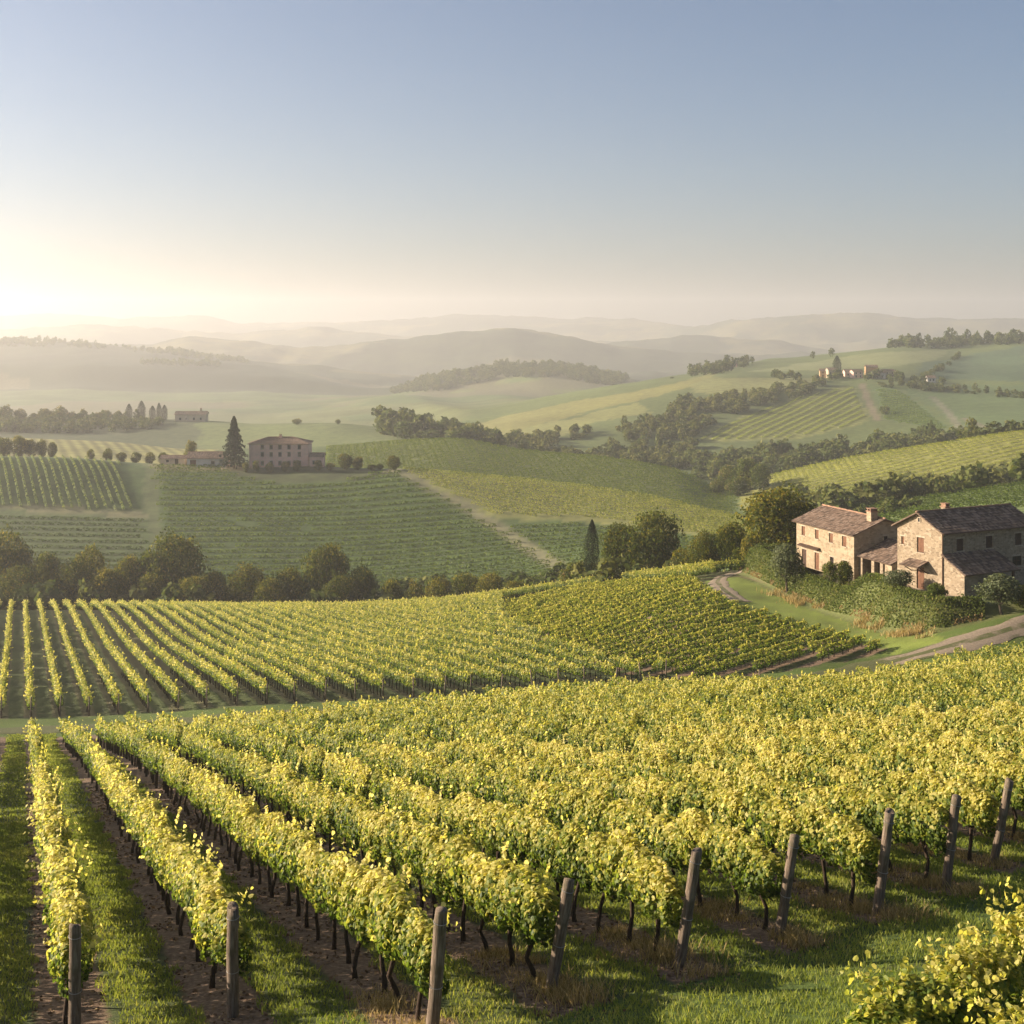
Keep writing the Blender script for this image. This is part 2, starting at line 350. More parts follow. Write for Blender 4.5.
def zat(x, y):
    x = np.asarray(x, float); y = np.asarray(y, float)
    u = x/y*F + CX
    a = np.clip((u-US[0])/3.5, 0, NU-1.001); b = np.clip((np.log(y)-LQ[0])/(LQ[1]-LQ[0]), 0, NY-1.001)
    i = a.astype(int); j = b.astype(int); fa = a-i; fb = b-j
    return (Z[j,i]*(1-fa)+Z[j,i+1]*fa)*(1-fb) + (Z[j+1,i]*(1-fa)+Z[j+1,i+1]*fa)*fb
def px(u, y): return (u-CX)/F*y
def vrow(x, y, z): return HV - z/y*F
GV = HV - Z/GY*F
def hit(u, v, ya, yb):
    """world point of the ground seen at picture column u, row v between distances ya and yb"""
    ys = np.exp(np.linspace(math.log(ya), math.log(yb), 500)); xs = px(u, ys); vv = vrow(xs, ys, zat(xs, ys))
    i = np.argmax(vv <= v) if (vv <= v).any() else int(np.argmin(vv))
    return xs[i], ys[i], float(zat(xs[i], ys[i]))

# regions of the ground: colours are what grows there
def inpoly(P, X=None, Y=None): return poly_dist(GX if X is None else X, GY if Y is None else Y, np.array(P, float)) < 0
def up(pts, ya, yb): return np.array([hit(u, v, ya, yb)[:2] for u, v in pts])
C = np.zeros(Z.shape + (3,)); 
n1 = fbm(GX/6, GY/6, 4, 21); n2 = fbm(GX/45, GY/45, 4, 33); n3 = fbm(GX/260, GY/260, 4, 41)
def lay(mask, col, var=0.25, noise=None):
    nn = n1 if noise is None else noise
    f = (1 + var*2*(nn-0.47))[..., None]
    m = mask.astype(float)[..., None]
    C[:] = C*(1-m) + np.array(col)*f*m
lay(GY < 1e9, (0.075, 0.105, 0.022), 0.5, n1)
lay(GY > 280, (0.085, 0.115, 0.040), 0.5, n2)
lay((GY > 280) & (n3 > 0.5), (0.12, 0.135, 0.05), 0.4, n2)
lay(GY > 2000, (0.045, 0.06, 0.032), 0.8, n3)
lay((GY > 1500) & (n3 > 0.52), (0.11, 0.105, 0.055), 0.4, n3)
stripe = np.zeros(Z.shape); sco = np.zeros(Z.shape)
def stripes(mask, ang, space, amt):
    d = GX*math.cos(ang) + GY*math.sin(ang)
    sco[mask] = d[mask]/space; stripe[mask] = amt
UU = np.repeat(US[None,:], NY, 0) + (n1-0.47)*16*(GY > 280) + (n2-0.47)*26*(GY > 280)
midface = (GY > YK[5][None,:]-10) & (GY < YK[7][None,:]+4) & (UU < 780)
lay(midface, (0.065, 0.098, 0.030), 0.35, n1)
vbound = 147 + (GV-465)*0.12                                       # grassy seam left of the big slope
seam = midface & (np.abs(UU - vbound) < 9)
lay(midface & (UU < vbound) & (GV > 511), (0.085, 0.115, 0.042), 0.3, n2)
lay(midface & (UU < vbound) & (np.abs(GV - (508 + (UU-30)*0.06)) < 3.5), (0.17, 0.165, 0.085), 0.3)
lay(seam, (0.10, 0.12, 0.05), 0.35)
def track(pts, ya, yb, wd, col, var=0.3):
    P = up(pts, ya, yb); m = np.zeros(Z.shape, bool); dd = np.full(Z.shape, 1e9)
    s = (GY > P[:,1].min()-30) & (GY < P[:,1].max()+30)
    for a, b in zip(P[:-1], P[1:]):
        t = np.clip(((GX[s]-a[0])*(b[0]-a[0])+(GY[s]-a[1])*(b[1]-a[1]))/(((b-a)**2).sum()+1e-9), 0, 1)
        dd[s] = np.minimum(dd[s], np.hypot(GX[s]-a[0]-t*(b[0]-a[0]), GY[s]-a[1]-t*(b[1]-a[1])))
    wgt = np.clip((wd-dd)/(wd*0.45), 0, 1)
    C[:] = C*(1-wgt[...,None]) + np.array(col)*(1+var*2*(n1-0.47))[...,None]*wgt[...,None]
track([(398,471),(430,488),(462,503),(500,528),(535,552),(568,578)], 350, 470, 3.4, (0.17, 0.165, 0.09))
track([(478,497),(530,499),(600,507),(650,512)], 350, 455, 2.0, (0.15, 0.15, 0.085))
track([(562,484),(575,495),(590,505)], 370, 446, 2.2, (0.16, 0.15, 0.09))
track([(675,508),(710,514),(745,520)], 370, 440, 1.6, (0.27, 0.21, 0.15))
track([(405,466),(396,469),(388,472)], 430, 462, 2.5, (0.30, 0.25, 0.18))
yard = midface & (GV < 471) & (UU > 150) & (UU < 330)
lay(yard, (0.17, 0.15, 0.08), 0.4)
lay(midface & (GV < 484) & (GV > 466) & (UU > 225) & (UU < 385) & (np.abs(GV-474) < 9*(1-((UU-305)/80)**2)), (0.06, 0.072, 0.03), 0.4)
crestband = (UU > np.interp(GV, [471,488,503,528,552,578], [398,430,462,500,535,568])+6) & (UU > 400) & (UU < 745) & (GY > YK[7][None,:]-42) & (GY < YK[7][None,:]+10)
lay(crestband, (0.17, 0.175, 0.06), 0.4)
c2f = (GY > YK[8][None,:]) & (GY < YK[9][None,:]+12)
lay(c2f & (UU > 330) & (UU < 730), (0.125, 0.145, 0.045), 0.3, n2)
lay(c2f & (UU < 215), (0.20, 0.19, 0.065), 0.35, n1)
stripes(c2f & (UU < 215), 0.35, 5.0, 0.28)
stripes(c2f & (UU > 330) & (UU < 730), 1.35, 4.2, 0.28)
c3f = (GY > YK[10][None,:]) & (GY < YK[11][None,:]+20)
lay(c3f & (UU > 200) & (UU < 470), (0.12, 0.145, 0.055), 0.3, n2)
lay(c3f & (UU <= 200), (0.075, 0.09, 0.042), 0.3, n2)
h2f = (UU > 745) & (GY > YK[8][None,:]) & (GY < YK[9][None,:]+10)
lay(h2f, (0.19, 0.19, 0.055), 0.35, n2); stripes(h2f, 1.1, 4.0, 0.10)
h3f = (UU > 790) & (GY > YK[5][None,:]-25) & (GY < YK[7][None,:]+8)
lay(h3f, (0.12, 0.155, 0.05), 0.3, n2); stripes(h3f, 1.25, 3.6, 0.4)
h1 = (UU > 470) & (GY > YK[11][None,:]) & (GY < YK[14][None,:]+40)
lay(h1, (0.10, 0.125, 0.043), 0.3, n2)
def hfield(pts, ya, yb, col, ang=None, space=6, amt=0.3):
    m = h1 & (poly_dist(UU, GV, np.array(pts, float)) < 0) & (GY > ya) & (GY < yb)
    lay(m, col, 0.25, n2)
    if ang is not None: stripes(m, ang, space, amt)
hfield([(470,425),(560,405),(640,390),(720,372),(700,385),(640,400),(560,418),(500,440)], 700, 1500, (0.18, 0.175, 0.058))
hfield([(480,440),(560,420),(640,402),(650,412),(600,422),(560,435),(510,450)], 700, 1500, (0.19, 0.195, 0.068), 1.2, 6, .1)
hfield([(690,442),(740,415),(800,395),(850,385),(866,418),(860,425),(790,440)], 700, 1500, (0.17, 0.18, 0.058), 0.4, 5.5, .14)
hfield([(872,385),(900,388),(955,430),(885,420)], 700, 1500, (0.095, 0.135, 0.05), 0.6, 6, .25)
hfield([(905,385),(1030,385),(1030,425),(965,432)], 700, 1500, (0.085, 0.12, 0.048), 0.9, 7, .25)
hfield([(745,372),(880,352),(950,350),(930,362),(880,368),(820,370)], 900, 1600, (0.17, 0.185, 0.08))
hfield([(930,362),(1030,345),(1030,382),(905,378)], 900, 1600, (0.07, 0.105, 0.055))
hfield([(700,378),(815,378),(815,384),(740,398),(690,392)], 900, 1600, (0.18, 0.185, 0.07), 0.8, 7, .1)
track([(862,384),(868,400),(878,420)], 800, 1100, 3.0, (0.19, 0.155, 0.10))
track([(933,397),(948,412),(962,430)], 740, 1100, 3.0, (0.17, 0.165, 0.11))
track([(962,418),(990,428)], 740, 1000, 2.5, (0.15, 0.13, 0.09))
# vineyard floor masks
F1 = np.array([(-40,19),(-7.5,20),(-3.9,20.5),(-1.2,18.8),(1,21),(3.2,22.4),(5.2,24.0),(7.0,25.5),(9.0,27.2),(10.8,29.5),(30,38),(80,60),(80,140),(56,146)])
fld1 = np.zeros(Z.shape); s = (YS > 15) & (YS < 150)
lowlane = YK[0][None,:]-1.5
m1 = (GY < lowlane) & (poly_dist(GX, GY, np.concatenate([F1, [(-90,150)], [(-90,18)]])) < 0)
inA = (GY > YK[1][None,:]+1) & (GY < YK[3][None,:]+14) & (UU < 820)
LANE_PTS = [(1150,592),(1090,608),(1024,626),(960,644),(905,659),(865,668),(800,680),(690,691),(500,701),(250,716),(100,727),(-150,731)]
BLOCKB = np.array([hit(u, v, ya, yb)[:2] for u, v, ya, yb in [(696,683,112,135),(882,651,118,140),(821,635,122,155),(771,622,128,165),(736,611,135,175),(712,598,142,185),(690,584,150,200),(600,588,160,225),(505,600,180,235),(507,622,150,225),(560,650,140,200),(615,672,118,180)]])
inB = poly_dist(GX, GY, BLOCKB)
mB = inB < 0.6
VERGE = np.array([hit(u, v, 110, 178)[:2] for u, v in [(892,655),(821,637),(771,624),(736,613),(708,598),(706,580),(738,571),(770,590),(860,612),(930,630),(950,642)]])
verge = poly_dist(GX, GY, VERGE) < 0
mA = inA & ~mB & ~verge & (poly_dist(GX, GY, TERR) > 2)
lay(m1 | mA | mB, (0.058, 0.072, 0.022), 0.5)
lay(verge & ~mB, (0.15, 0.18, 0.036), 0.8, 0.5*n1+0.5*fbm(GX/1.3, GY/2.0, 3, 57))
lay((GY > YK[3][None,:]+14) & (GY < YK[5][None,:]-8) & (UU < 780), (0.06, 0.09, 0.03), 0.4)
lay(td < -0.3, (0.11, 0.13, 0.04), 0.4)
lay((td < -2.6) & (GY < 170), (0.21, 0.175, 0.12), 0.3)
lay((td >= -0.3) & (td < 3), (0.11, 0.12, 0.04), 0.5)
C = np.clip(C, 0.012, 0.6)

def grid_mesh(name, j0, j1):
    J = np.arange(j0, j1); n = len(J)
    V = np.stack([GX[J], GY[J], Z[J]], -1).reshape(-1, 3)
    a = (np.arange(n-1)[:,None]*NU + np.arange(NU-1)[None,:]).ravel()
    Q = np.stack([a, a+1, a+NU+1, a+NU], 1)
    me = mesh_np(name, V, Q, smooth=True)
    ca = me.color_attributes.new('albedo', 'FLOAT_COLOR', 'POINT')
    cc = np.ones((n*NU, 4), np.float32); cc[:,:3] = C[J].reshape(-1, 3); ca.data.foreach_set('color', cc.ravel())
    for nm, arr in (('rows_a', np.where(m1, 1.0, np.where(mA, 0.35, 0.0))), ('rows_b', (mB & ~m1).astype(float)), ('stripe', stripe), ('stripe_co', sco)):
        at = me.attributes.new(nm, 'FLOAT', 'POINT'); at.data.foreach_set('value', arr[J].astype(np.float32).ravel())
    return me
def ground_mat():
    t = NT('vineyard_ground'); p = t.pos(); c = t.attr('albedo').outputs['Color']
    fine = t.noise(9, 5, 0.7, p); mid = t.noise(1.1, 4, 0.6, p)
    c = t.mix(0.75, c, t.ramp(fine, [(0.25, (0.45, 0.45, 0.42)), (0.5, (0.95, 1.0, 0.9)), (0.75, (1.7, 1.6, 1.35))]), 'MULTIPLY')
    c = t.mix(t.math('MULTIPLY', t.maprange(mid, 0.55, 0.75), 0.5), c, (0.17, 0.15, 0.06))
    for nm, pr, off in (('rows_a', PRP, P0), ('rows_b', PRPB, None)):
        d = t.n('ShaderNodeVectorMath', operation='DOT_PRODUCT'); t.l(p, d.inputs[0]); d.inputs[1].default_value = (pr[0], pr[1], 0)
        o = off if off is not None else float(BLOCKB[1] @ PRPB + 0.5)
        fr = t.math('ABSOLUTE', t.math('SUBTRACT', t.math('FRACT', t.math('ADD', t.math('DIVIDE', t.math('SUBTRACT', d.outputs['Value'], o), SP), 0.5 + 200)), 0.5))
        fr = t.math('ADD', fr, t.math('MULTIPLY', t.math('SUBTRACT', mid, 0.5), 0.22))
        fr = t.math('ADD', fr, t.math('MULTIPLY', t.math('SUBTRACT', fine, 0.5), 0.15))
        soil = t.ramp(fine, [(0.3, (0.075, 0.048, 0.03)), (0.55, (0.19, 0.125, 0.078)), (0.75, (0.36, 0.26, 0.17))])
        k = t.math('MULTIPLY', t.maprange(fr, 0.20, 0.27, 1, 0), t.attr(nm).outputs['Fac'])
        c = t.mix(k, c, soil)
    t.col(c); t.bump(fine, 0.6, 0.06); return t.m
def hill_mat():
    t = NT('hill_fields'); p = t.pos(); c = t.attr('albedo').outputs['Color']
    sc_ = t.attr('stripe_co').outputs['Fac']; am = t.attr('stripe').outputs['Fac']
    wv = t.math('SINE', t.math('MULTIPLY', sc_, 6.2832))
    fac = t.math('ADD', 1.0, t.math('MULTIPLY', wv, am))
    cm = t.n('ShaderNodeVectorMath', operation='SCALE'); t.l(c, cm.inputs[0]); t.l(fac, cm.inputs['Scale'])
    nz = t.noise(0.22, 6, 0.7, p)
    c = t.mix(0.7, cm.outputs[0], t.ramp(nz, [(0.3, (0.55, 0.55, 0.5)), (0.5, (1, 1, 0.95)), (0.72, (1.5, 1.4, 1.2))]), 'MULTIPLY')
    t.col(c); return t.m
def mount_mat():
    t = NT('mountain_woods'); p = t.pos(); c = t.attr('albedo').outputs['Color']
    nz = t.noise(0.012, 6, 0.72, p)
    t.col(t.mix(0.85, c, t.ramp(nz, [(0.35, (0.4, 0.42, 0.4)), (0.5, (1, 1, 0.95)), (0.68, (1.7, 1.5, 1.1))]), 'MULTIPLY')); return t.m
jg = int(np.searchsorted(YS, 295)); jh = int(np.searchsorted(YS, 3050))
for nm, a, b, m in (('ground', 0, jg+1, ground_mat()), ('hills', jg, jh+1, hill_mat()), ('mountains', jh, NY, mount_mat())):
    me = grid_mesh(nm, a, b); me.materials.append(m); tag(obj(nm, me), kind='structure')

# lanes: draped gravel strips
def lane_mat(name, a, b):
    t = NT(name); p = t.pos(); f = t.noise(5, 6, 0.7, p); g = t.noise(0.7, 4, 0.6, p)
    at = t.attr('tint').outputs['Fac']
    c = t.ramp(f, [(0.3, tuple(x*0.7 for x in a)), (0.7, tuple(x*1.25 for x in a))])
    gr = t.ramp(f, [(0.3, tuple(x*0.6 for x in b)), (0.7, tuple(x*1.3 for x in b))])
    c = t.mix(t.maprange(t.math('ADD', at, t.math('MULTIPLY', t.math('SUBTRACT', g, 0.5), 0.9)), 0.35, 0.6), c, gr)
    t.col(c); t.bump(f, 0.5, 0.05); return t.m
def ribbon(name, P, wd, mat, lift=0.05, greenf=None):
    P = np.array(P, float); s = np.concatenate([[0], np.cumsum(np.hypot(*np.diff(P, axis=0).T))])
    n = int(s[-1]/0.5); q = np.linspace(0, s[-1], n)
    X = pchip(s, P[:,0], q); Y = pchip(s, P[:,1], q)
    tx = np.gradient(X); ty = np.gradient(Y); L = np.hypot(tx, ty); nx = -ty/L; ny_ = tx/L
    K = np.linspace(-1, 1, 9)
    wv = wd/2*(1 + 0.12*np.sin(q*0.7) + 0.08*np.sin(q*1.9))
    VX = X[:,None] + nx[:,None]*K*wv[:,None]; VY = Y[:,None] + ny_[:,None]*K*wv[:,None]
    VZ = zat(VX, VY) + lift - 0.04*(np.abs(K) > 0.99)
    V = np.stack([VX, VY, VZ], -1).reshape(-1, 3); a = (np.arange(n-1)[:,None]*9 + np.arange(8)[None,:]).ravel()
    Q = np.stack([a, a+1, a+10, a+9], 1)
    mid = (np.abs((K[:-1]+K[1:])/2) < 0.3)*0.5 + (np.abs((K[:-1]+K[1:])/2) > 0.8)*0.35
    tn = np.repeat(mid[None,:], n-1, 0) + (greenf(X[:-1])[:,None] if greenf is not None else 0)
    me = mesh_np(name, V, Q, mats=[mat], attrs={'tint': tn.ravel()}, smooth=True)
    return obj(name, me)
lm = lane_mat('gravel_lane', (0.235, 0.185, 0.13), (0.09, 0.095, 0.035))
P = [hit(u, v, 100, 131)[:2] for u, v in LANE_PTS]
tag(ribbon('lane', P, 3.0, lm, 0.07, lambda x: np.clip((40-x)/14, 0, 0.85)), kind='structure')
P = [hit(u, v, 120, 215)[:2] for u, v in [(738,572),(725,576),(718,583),(726,592),(742,602)]]
tag(ribbon('path', P, 2.2, lm, 0.07), kind='structure')

# ------------------------------------------------------------------ leaves
def leaves6(Cn, N, size, rg, fold=0.35):
    """round folded leaves, two quads each"""
    n = len(Cn); N = N/(np.linalg.norm(N, axis=1)[:,None]+1e-9)
    r = rg.normal(size=(n,3)); r[:,2] -= 0.7
    T = r - (r*N).sum(1)[:,None]*N; T /= np.linalg.norm(T, axis=1)[:,None]+1e-9
    B = np.cross(N, T); s = size[:,None]
    f = fold*rg.uniform(0.2, 1.3, (n,1))*s
    pts = [(-.5,0,0),(-.28,.46,1),(.22,.42,1),(.55,0,0),(.22,-.42,1),(-.28,-.46,1)]
    V = np.stack([Cn + T*s*a + B*s*b - N*f*c*0.5 for a,b,c in pts], 1).reshape(-1,3)
    i = np.arange(n)[:,None]*6
    Q = np.concatenate([i + np.array([[0,1,2,3]]), i + np.array([[3,4,5,0]])], 1).reshape(-1,4)
    return V, Q
def leaves4(Cn, N, size, rg):
    n = len(Cn); N = N/(np.linalg.norm(N, axis=1)[:,None]+1e-9)
    r = rg.normal(size=(n,3)); T = r - (r*N).sum(1)[:,None]*N; T /= np.linalg.norm(T, axis=1)[:,None]+1e-9
    B = np.cross(N, T); s = size[:,None]
    pts = [(-.5,0),(0,.42),(.5,0.05),(0.02,-.42)]
    V = np.stack([Cn + T*s*a + B*s*b for a,b in pts], 1).reshape(-1,3)
    Q = np.arange(n*4).reshape(-1,4)
    return V, Q
def vine_points(n, rg, L=1.36, zlo=0.86, zhi=1.80, th=0.25):
    """leaf positions, outward normals and tint over a trellised vine's canopy"""
    x = rg.uniform(-L/2, L/2, n); a = rg.uniform(0, 2*np.pi, n)
    rr = 1 - np.abs(rg.normal(0, 0.22, n)); rr = np.clip(rr, 0.15, 1.0)
    ph = rg.uniform(0, 6, 4)
    lump = 1 + 0.16*np.sin(x*7+ph[0]+2*np.sin(a)) + 0.13*np.sin(x*13+ph[1]+a*2) + 0.10*np.sin(a*3+ph[2])
    ca, sa = np.cos(a), np.sin(a)
    e = 0.72
    cy_ = np.sign(ca)*np.abs(ca)**e; sz = np.sign(sa)*np.abs(sa)**e
    zc = (zlo+zhi)/2; hz = (zhi-zlo)/2
    top = 1 + 0.10*np.sin(x*5+ph[3])
    low = np.where(sz < 0, 1 + 0.22*np.sin(x*9+ph[2]), top)
    dome = 1 - 0.42*np.clip(np.abs(x)/(L*.5), 0, 1)**2.5
    y = cy_*th*lump*rr*(1.12-0.28*sz)*(.35+.65*dome); z = zc + sz*hz*rr*low*np.where(sz > 0, dome, 1)
    N = np.stack([rg.normal(0, .35, n), ca*1.0, sa*0.8+0.25], 1) + rg.normal(0, 0.42, (n,3))
    tint = np.clip(0.08 + 0.55*(z-zlo)/(zhi-zlo) + 0.25*(rr-0.8) + rg.normal(0, 0.17, n), 0, 1)  # row shade painted into the tint: lower, inner leaves darker, also older green
    return np.stack([x,y,z],1), N, tint
def vine_canopy(seed, n, six=True, smin=.10, smax=.16, shoots=9):
    rg = np.random.default_rng(seed)
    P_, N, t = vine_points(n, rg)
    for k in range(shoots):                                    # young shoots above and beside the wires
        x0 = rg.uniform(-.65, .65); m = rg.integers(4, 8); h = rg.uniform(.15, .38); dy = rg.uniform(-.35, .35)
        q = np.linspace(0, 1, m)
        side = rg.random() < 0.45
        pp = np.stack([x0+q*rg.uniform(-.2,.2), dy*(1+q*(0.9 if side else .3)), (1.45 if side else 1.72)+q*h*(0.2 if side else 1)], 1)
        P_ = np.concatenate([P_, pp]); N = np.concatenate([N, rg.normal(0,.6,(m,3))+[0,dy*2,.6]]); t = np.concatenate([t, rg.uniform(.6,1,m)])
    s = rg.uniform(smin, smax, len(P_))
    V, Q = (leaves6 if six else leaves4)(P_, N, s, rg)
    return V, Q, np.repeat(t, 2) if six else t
def vine_trunk_pts(rg):
    b = rg.normal(0, .07, 2); m = rg.normal(0, .05, 2)
    return [(b[0], b[1], -0.12), (b[0]*.9+m[0]*.5, b[1]+m[1]*.6, .18), (m[0]*1.2, m[1]*1.2, .45), (m[0]*.4, m[1]*.3, .72), (0, 0, .95)]
NVAR = 12
FOL = []; TRK = []
for i in range(NVAR):
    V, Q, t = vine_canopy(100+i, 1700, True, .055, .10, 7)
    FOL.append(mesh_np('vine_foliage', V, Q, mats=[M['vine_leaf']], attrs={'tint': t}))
    rg = np.random.default_rng(300+i); mb = MB(); tp = vine_trunk_pts(rg)
    mb.tube(tp, [.055, .042, .036, .04, .03], 7)
    for sgn in (-1, 1): mb.tube([tp[3], (sgn*.12, 0, .84), (sgn*.62, rg.normal(0,.02), .88)], [.026, .022, .012], 5)
    me = bpy.data.meshes.new('vine_trunk'); me.from_pydata(mb.v, [], mb.f); me.materials.append(M['vine_bark'])
    me.polygons.foreach_set('use_smooth', np.full(len(me.polygons), True)); me.update(); TRK.append(me)

# ------------------------------------------------------------------ near vine rows
ORD = ['first','second','third','fourth','fifth','sixth','seventh','eighth','ninth','tenth','eleventh','twelfth','thirteenth','fourteenth','fifteenth','sixteenth','seventeenth','eighteenth','nineteenth','twentieth']
TENS = {2:'twenty',3:'thirty',4:'forty',5:'fifty',6:'sixty',7:'seventy'}
def ordinal(n):
    if n <= 20: return ORD[n-1]
    a, b = divmod(n, 10); return {2:'twentieth',3:'thirtieth',4:'fortieth',5:'fiftieth',6:'sixtieth',7:'seventieth'}[a] if b == 0 else TENS[a]+'-'+ORD[b-1]
POST_U = [75, 233, 432, 551, 679, 779, 877, 946, 993]
POST_T = [(0,925),(0,910),(.06,908),(.17,880),(.16,850),(.15,835),(.14,812),(.16,797),(.19,778)]
def row_start(kk):
    p = P0 + SP*kk
    if kk < len(POST_U):
        Y = p/(PRP[0]*(POST_U[kk]-CX)/F + PRP[1]); return px(POST_U[kk], Y), Y
    Y = 30.0 + 1.3*(kk-8); X = (p-PRP[1]*Y)/PRP[0]
    return X, Y
def lane_y(x, curve):
    """distance of a boundary curve for a given x by fixed-point search along the column"""
    y = 120.0
    for _ in range(12): y = float(np.interp(x/y*F+CX, US, YK[curve]))
    return y
vines = []
for kk in range(-3, 40):
    if kk < 0:
        sx, sy = row_start(0); sx += SP*kk*PRP[0]; sy += SP*kk*PRP[1]; sx -= ROW[0]*-2; sy -= 0
    else: sx, sy = row_start(kk)
    tt = 0.75; i = 0
    while True:
        x = sx + ROW[0]*tt; y = sy + ROW[1]*tt
        if y > lane_y(x, 0) - 3.2 or y > 150: break
        i += 1
        if rng.random() > 0.03: vines.append((kk, i, x + rng.normal(0, .04), y + rng.normal(0, .05)))
        tt += 1.2
rows_ang = math.atan2(ROW[1], ROW[0])
def in_view(x, y, m=25):
    z = float(zat(x, y)); u = x/y*F + CX; v = HV-(z+1.9)/y*F
    return -m < u < 1024+m and v < 1024+m
inv = sorted([v for v in vines if in_view(v[2], v[3])], key=lambda q: q[3])
near = inv[:292]; nearset = set((a, b) for a, b, _, _ in near)
postname = ['leftmost', 'second', 'third', 'fourth', 'fifth', 'sixth', 'seventh', 'eighth', 'ninth']
# ordinals run along each row over the vines that stand in view
seen = {}
for kk, i, x, y in near: seen.setdefault(kk, []).append(i)
for kk in seen: seen[kk].sort()
proto = None
for kk, i, x, y in near:
    o_ = ordinal(seen[kk].index(i)+1)
    if kk < 0: lab = f'yellow-green grapevine, {o_} from the front in the row left of the leftmost end post'
    elif kk == 0: lab = f'sunlit yellow grapevine, {o_} behind the leftmost end post in its row'
    elif kk <= 8: lab = f'yellow-green grapevine, {o_} behind the {postname[kk]} end post from the left'
    else: lab = f'leafy green grapevine, {o_} in view in the {ordinal(kk-8)} row beyond the rightmost end post'
    j = int(rng.integers(NVAR)); flip = math.pi if rng.random() < .5 else 0
    hs = rng.uniform(.88, 1.08)
    t = empty('grapevine', (x, y, float(zat(x, y))-0.02), rows_ang + flip + rng.normal(0, .04), (1.0, rng.uniform(.9, 1.12), hs))
    tag(t, lab, 'grapevine', 'grapevines trained along the near rows')
    f = obj('foliage', FOL[j], t); tr = obj('trunk', TRK[(j*5+i) % NVAR], t)
# the remaining vines of both fields: one mass
def merge(parts):
    V = []; Q = []; A = []; n = 0
    for v, q, a in parts: V.append(v); Q.append(q+n); A.append(a); n += len(v)
    return np.concatenate(V), np.concatenate(Q), np.concatenate(A)
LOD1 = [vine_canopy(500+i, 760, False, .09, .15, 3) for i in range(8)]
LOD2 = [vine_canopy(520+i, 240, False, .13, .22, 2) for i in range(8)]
def place(lod, x, y, z, ang, sz=1.0, sy=1.0, dt=0.0):
    V, Q, t = lod; c, s = math.cos(ang), math.sin(ang)
    W = np.empty_like(V); W[:,0] = V[:,0]*c - V[:,1]*sy*s + x; W[:,1] = V[:,0]*s + V[:,1]*sy*c + y; W[:,2] = V[:,2]*sz + z
    return W, Q, np.clip(t+dt, 0, 1)
rest = []; stems = []
for kk, i, x, y in vines:
    if (kk, i) in nearset: continue
    u = x/y*F+CX
    if not (-420 < u < 1300): continue
    vg = float(fbm(np.array([x/7.0]), np.array([y/7.0]), 3, 63)[0]) - .47      # weak and strong patches of the vineyard
    if rng.random() < .02 + max(0, -vg)*.25: continue
    lod = LOD1[rng.integers(8)] if y < 88 else LOD2[rng.integers(8)]
    rest.append(place(lod, x, y, float(zat(x, y)), rows_ang + (math.pi if rng.random() < .5 else 0), rng.uniform(.86, 1.08)+.25*vg, rng.uniform(.8, 1.1)+.3*vg, rng.normal(-.02, .06)+.3*vg))
    stems.append((x, y))
# second field, left block (same rows carried across the lane)
ends = []
for kk in range(-14, 46):
    p = P0 + SP*kk; first = None; gap = rng.random() < 0.0
    for tt in np.arange(60, 290, 1.25):
        x = p*PRP[0] + ROW[0]*tt; y = p*PRP[1] + ROW[1]*tt
        if y < 100: continue
        u = x/y*F + CX
        if not (-300 < u < 800): continue
        ya = float(np.interp(u, US, YK[1])) + 1.5; yb = float(np.interp(u, US, YK[3])) + 10
        if y < ya or y > yb: continue
        if poly_dist(np.array([x]), np.array([y]), BLOCKB)[0] < 0.5 or u > 715: continue
        if poly_dist(np.array([x]), np.array([y]), VERGE)[0] < 1: continue
        if first is None:
            first = True; ends.append((x - ROW[0]*.8, y - ROW[1]*.8))
        if rng.random() < 0.018: continue
        rest.append(place(LOD2[rng.integers(8)], x, y, float(zat(x, y)), rows_ang + (math.pi if rng.random() < .5 else 0), rng.uniform(.92, 1.08), rng.uniform(.9, 1.1), rng.normal(0, .05)))
        if y < 150: stems.append((x, y))
angB = math.atan2(ROWB[1], ROWB[0]); b0 = float(BLOCKB[1] @ PRPB + 0.5)
endsB = []
for kk in range(0, 34):
    p = b0 + SP*kk; last = None
    for tt in np.arange(-40, 320, 1.02):
        x = p*PRPB[0] + ROWB[0]*tt; y = p*PRPB[1] + ROWB[1]*tt
        if y < 100 or poly_dist(np.array([x]), np.array([y]), BLOCKB)[0] > 0: continue
        last = (x + ROWB[0]*.8, y + ROWB[1]*.8)
        if rng.random() < 0.02: continue
        rest.append(place(LOD2[rng.integers(8)], x, y, float(zat(x, y))-.45, angB + (math.pi if rng.random() < .5 else 0), rng.uniform(.86, .98), rng.uniform(.7, .95), rng.normal(-.05, .05)))
        if kk < 3: stems.append((x, y))
# vines of the row that follows the lane past the bend
for tt in np.linspace(0, 1, 34):
    a = np.array(hit(688, 580, 160, 215)[:2]); b = np.array(hit(738, 573, 160, 215)[:2]); q = a + (b-a)*tt
    rest.append(place(LOD2[rng.integers(8)], q[0], q[1], float(zat(*q)), math.atan2(*(b-a)[::-1]), .95, 1.0, -.15))
V, Q, t = merge(rest)
nl = len(Q)
SV = []; SQ = []; n0 = len(V)
for x, y in stems:
    z = float(zat(x, y)); r = .045; b = rng.normal(0, .06, 2)
    SV += [(x+b[0]+dx*r, y+b[1]+dy*r, z-.1) for dx, dy in ((-1,-1),(1,-1),(1,1),(-1,1))] + [(x+dx*r*.7, y+dy*r*.7, z+.95) for dx, dy in ((-1,-1),(1,-1),(1,1),(-1,1))]
    SQ += [[n0+0,n0+1,n0+5,n0+4],[n0+1,n0+2,n0+6,n0+5],[n0+2,n0+3,n0+7,n0+6],[n0+3,n0+0,n0+4,n0+7]]; n0 += 8
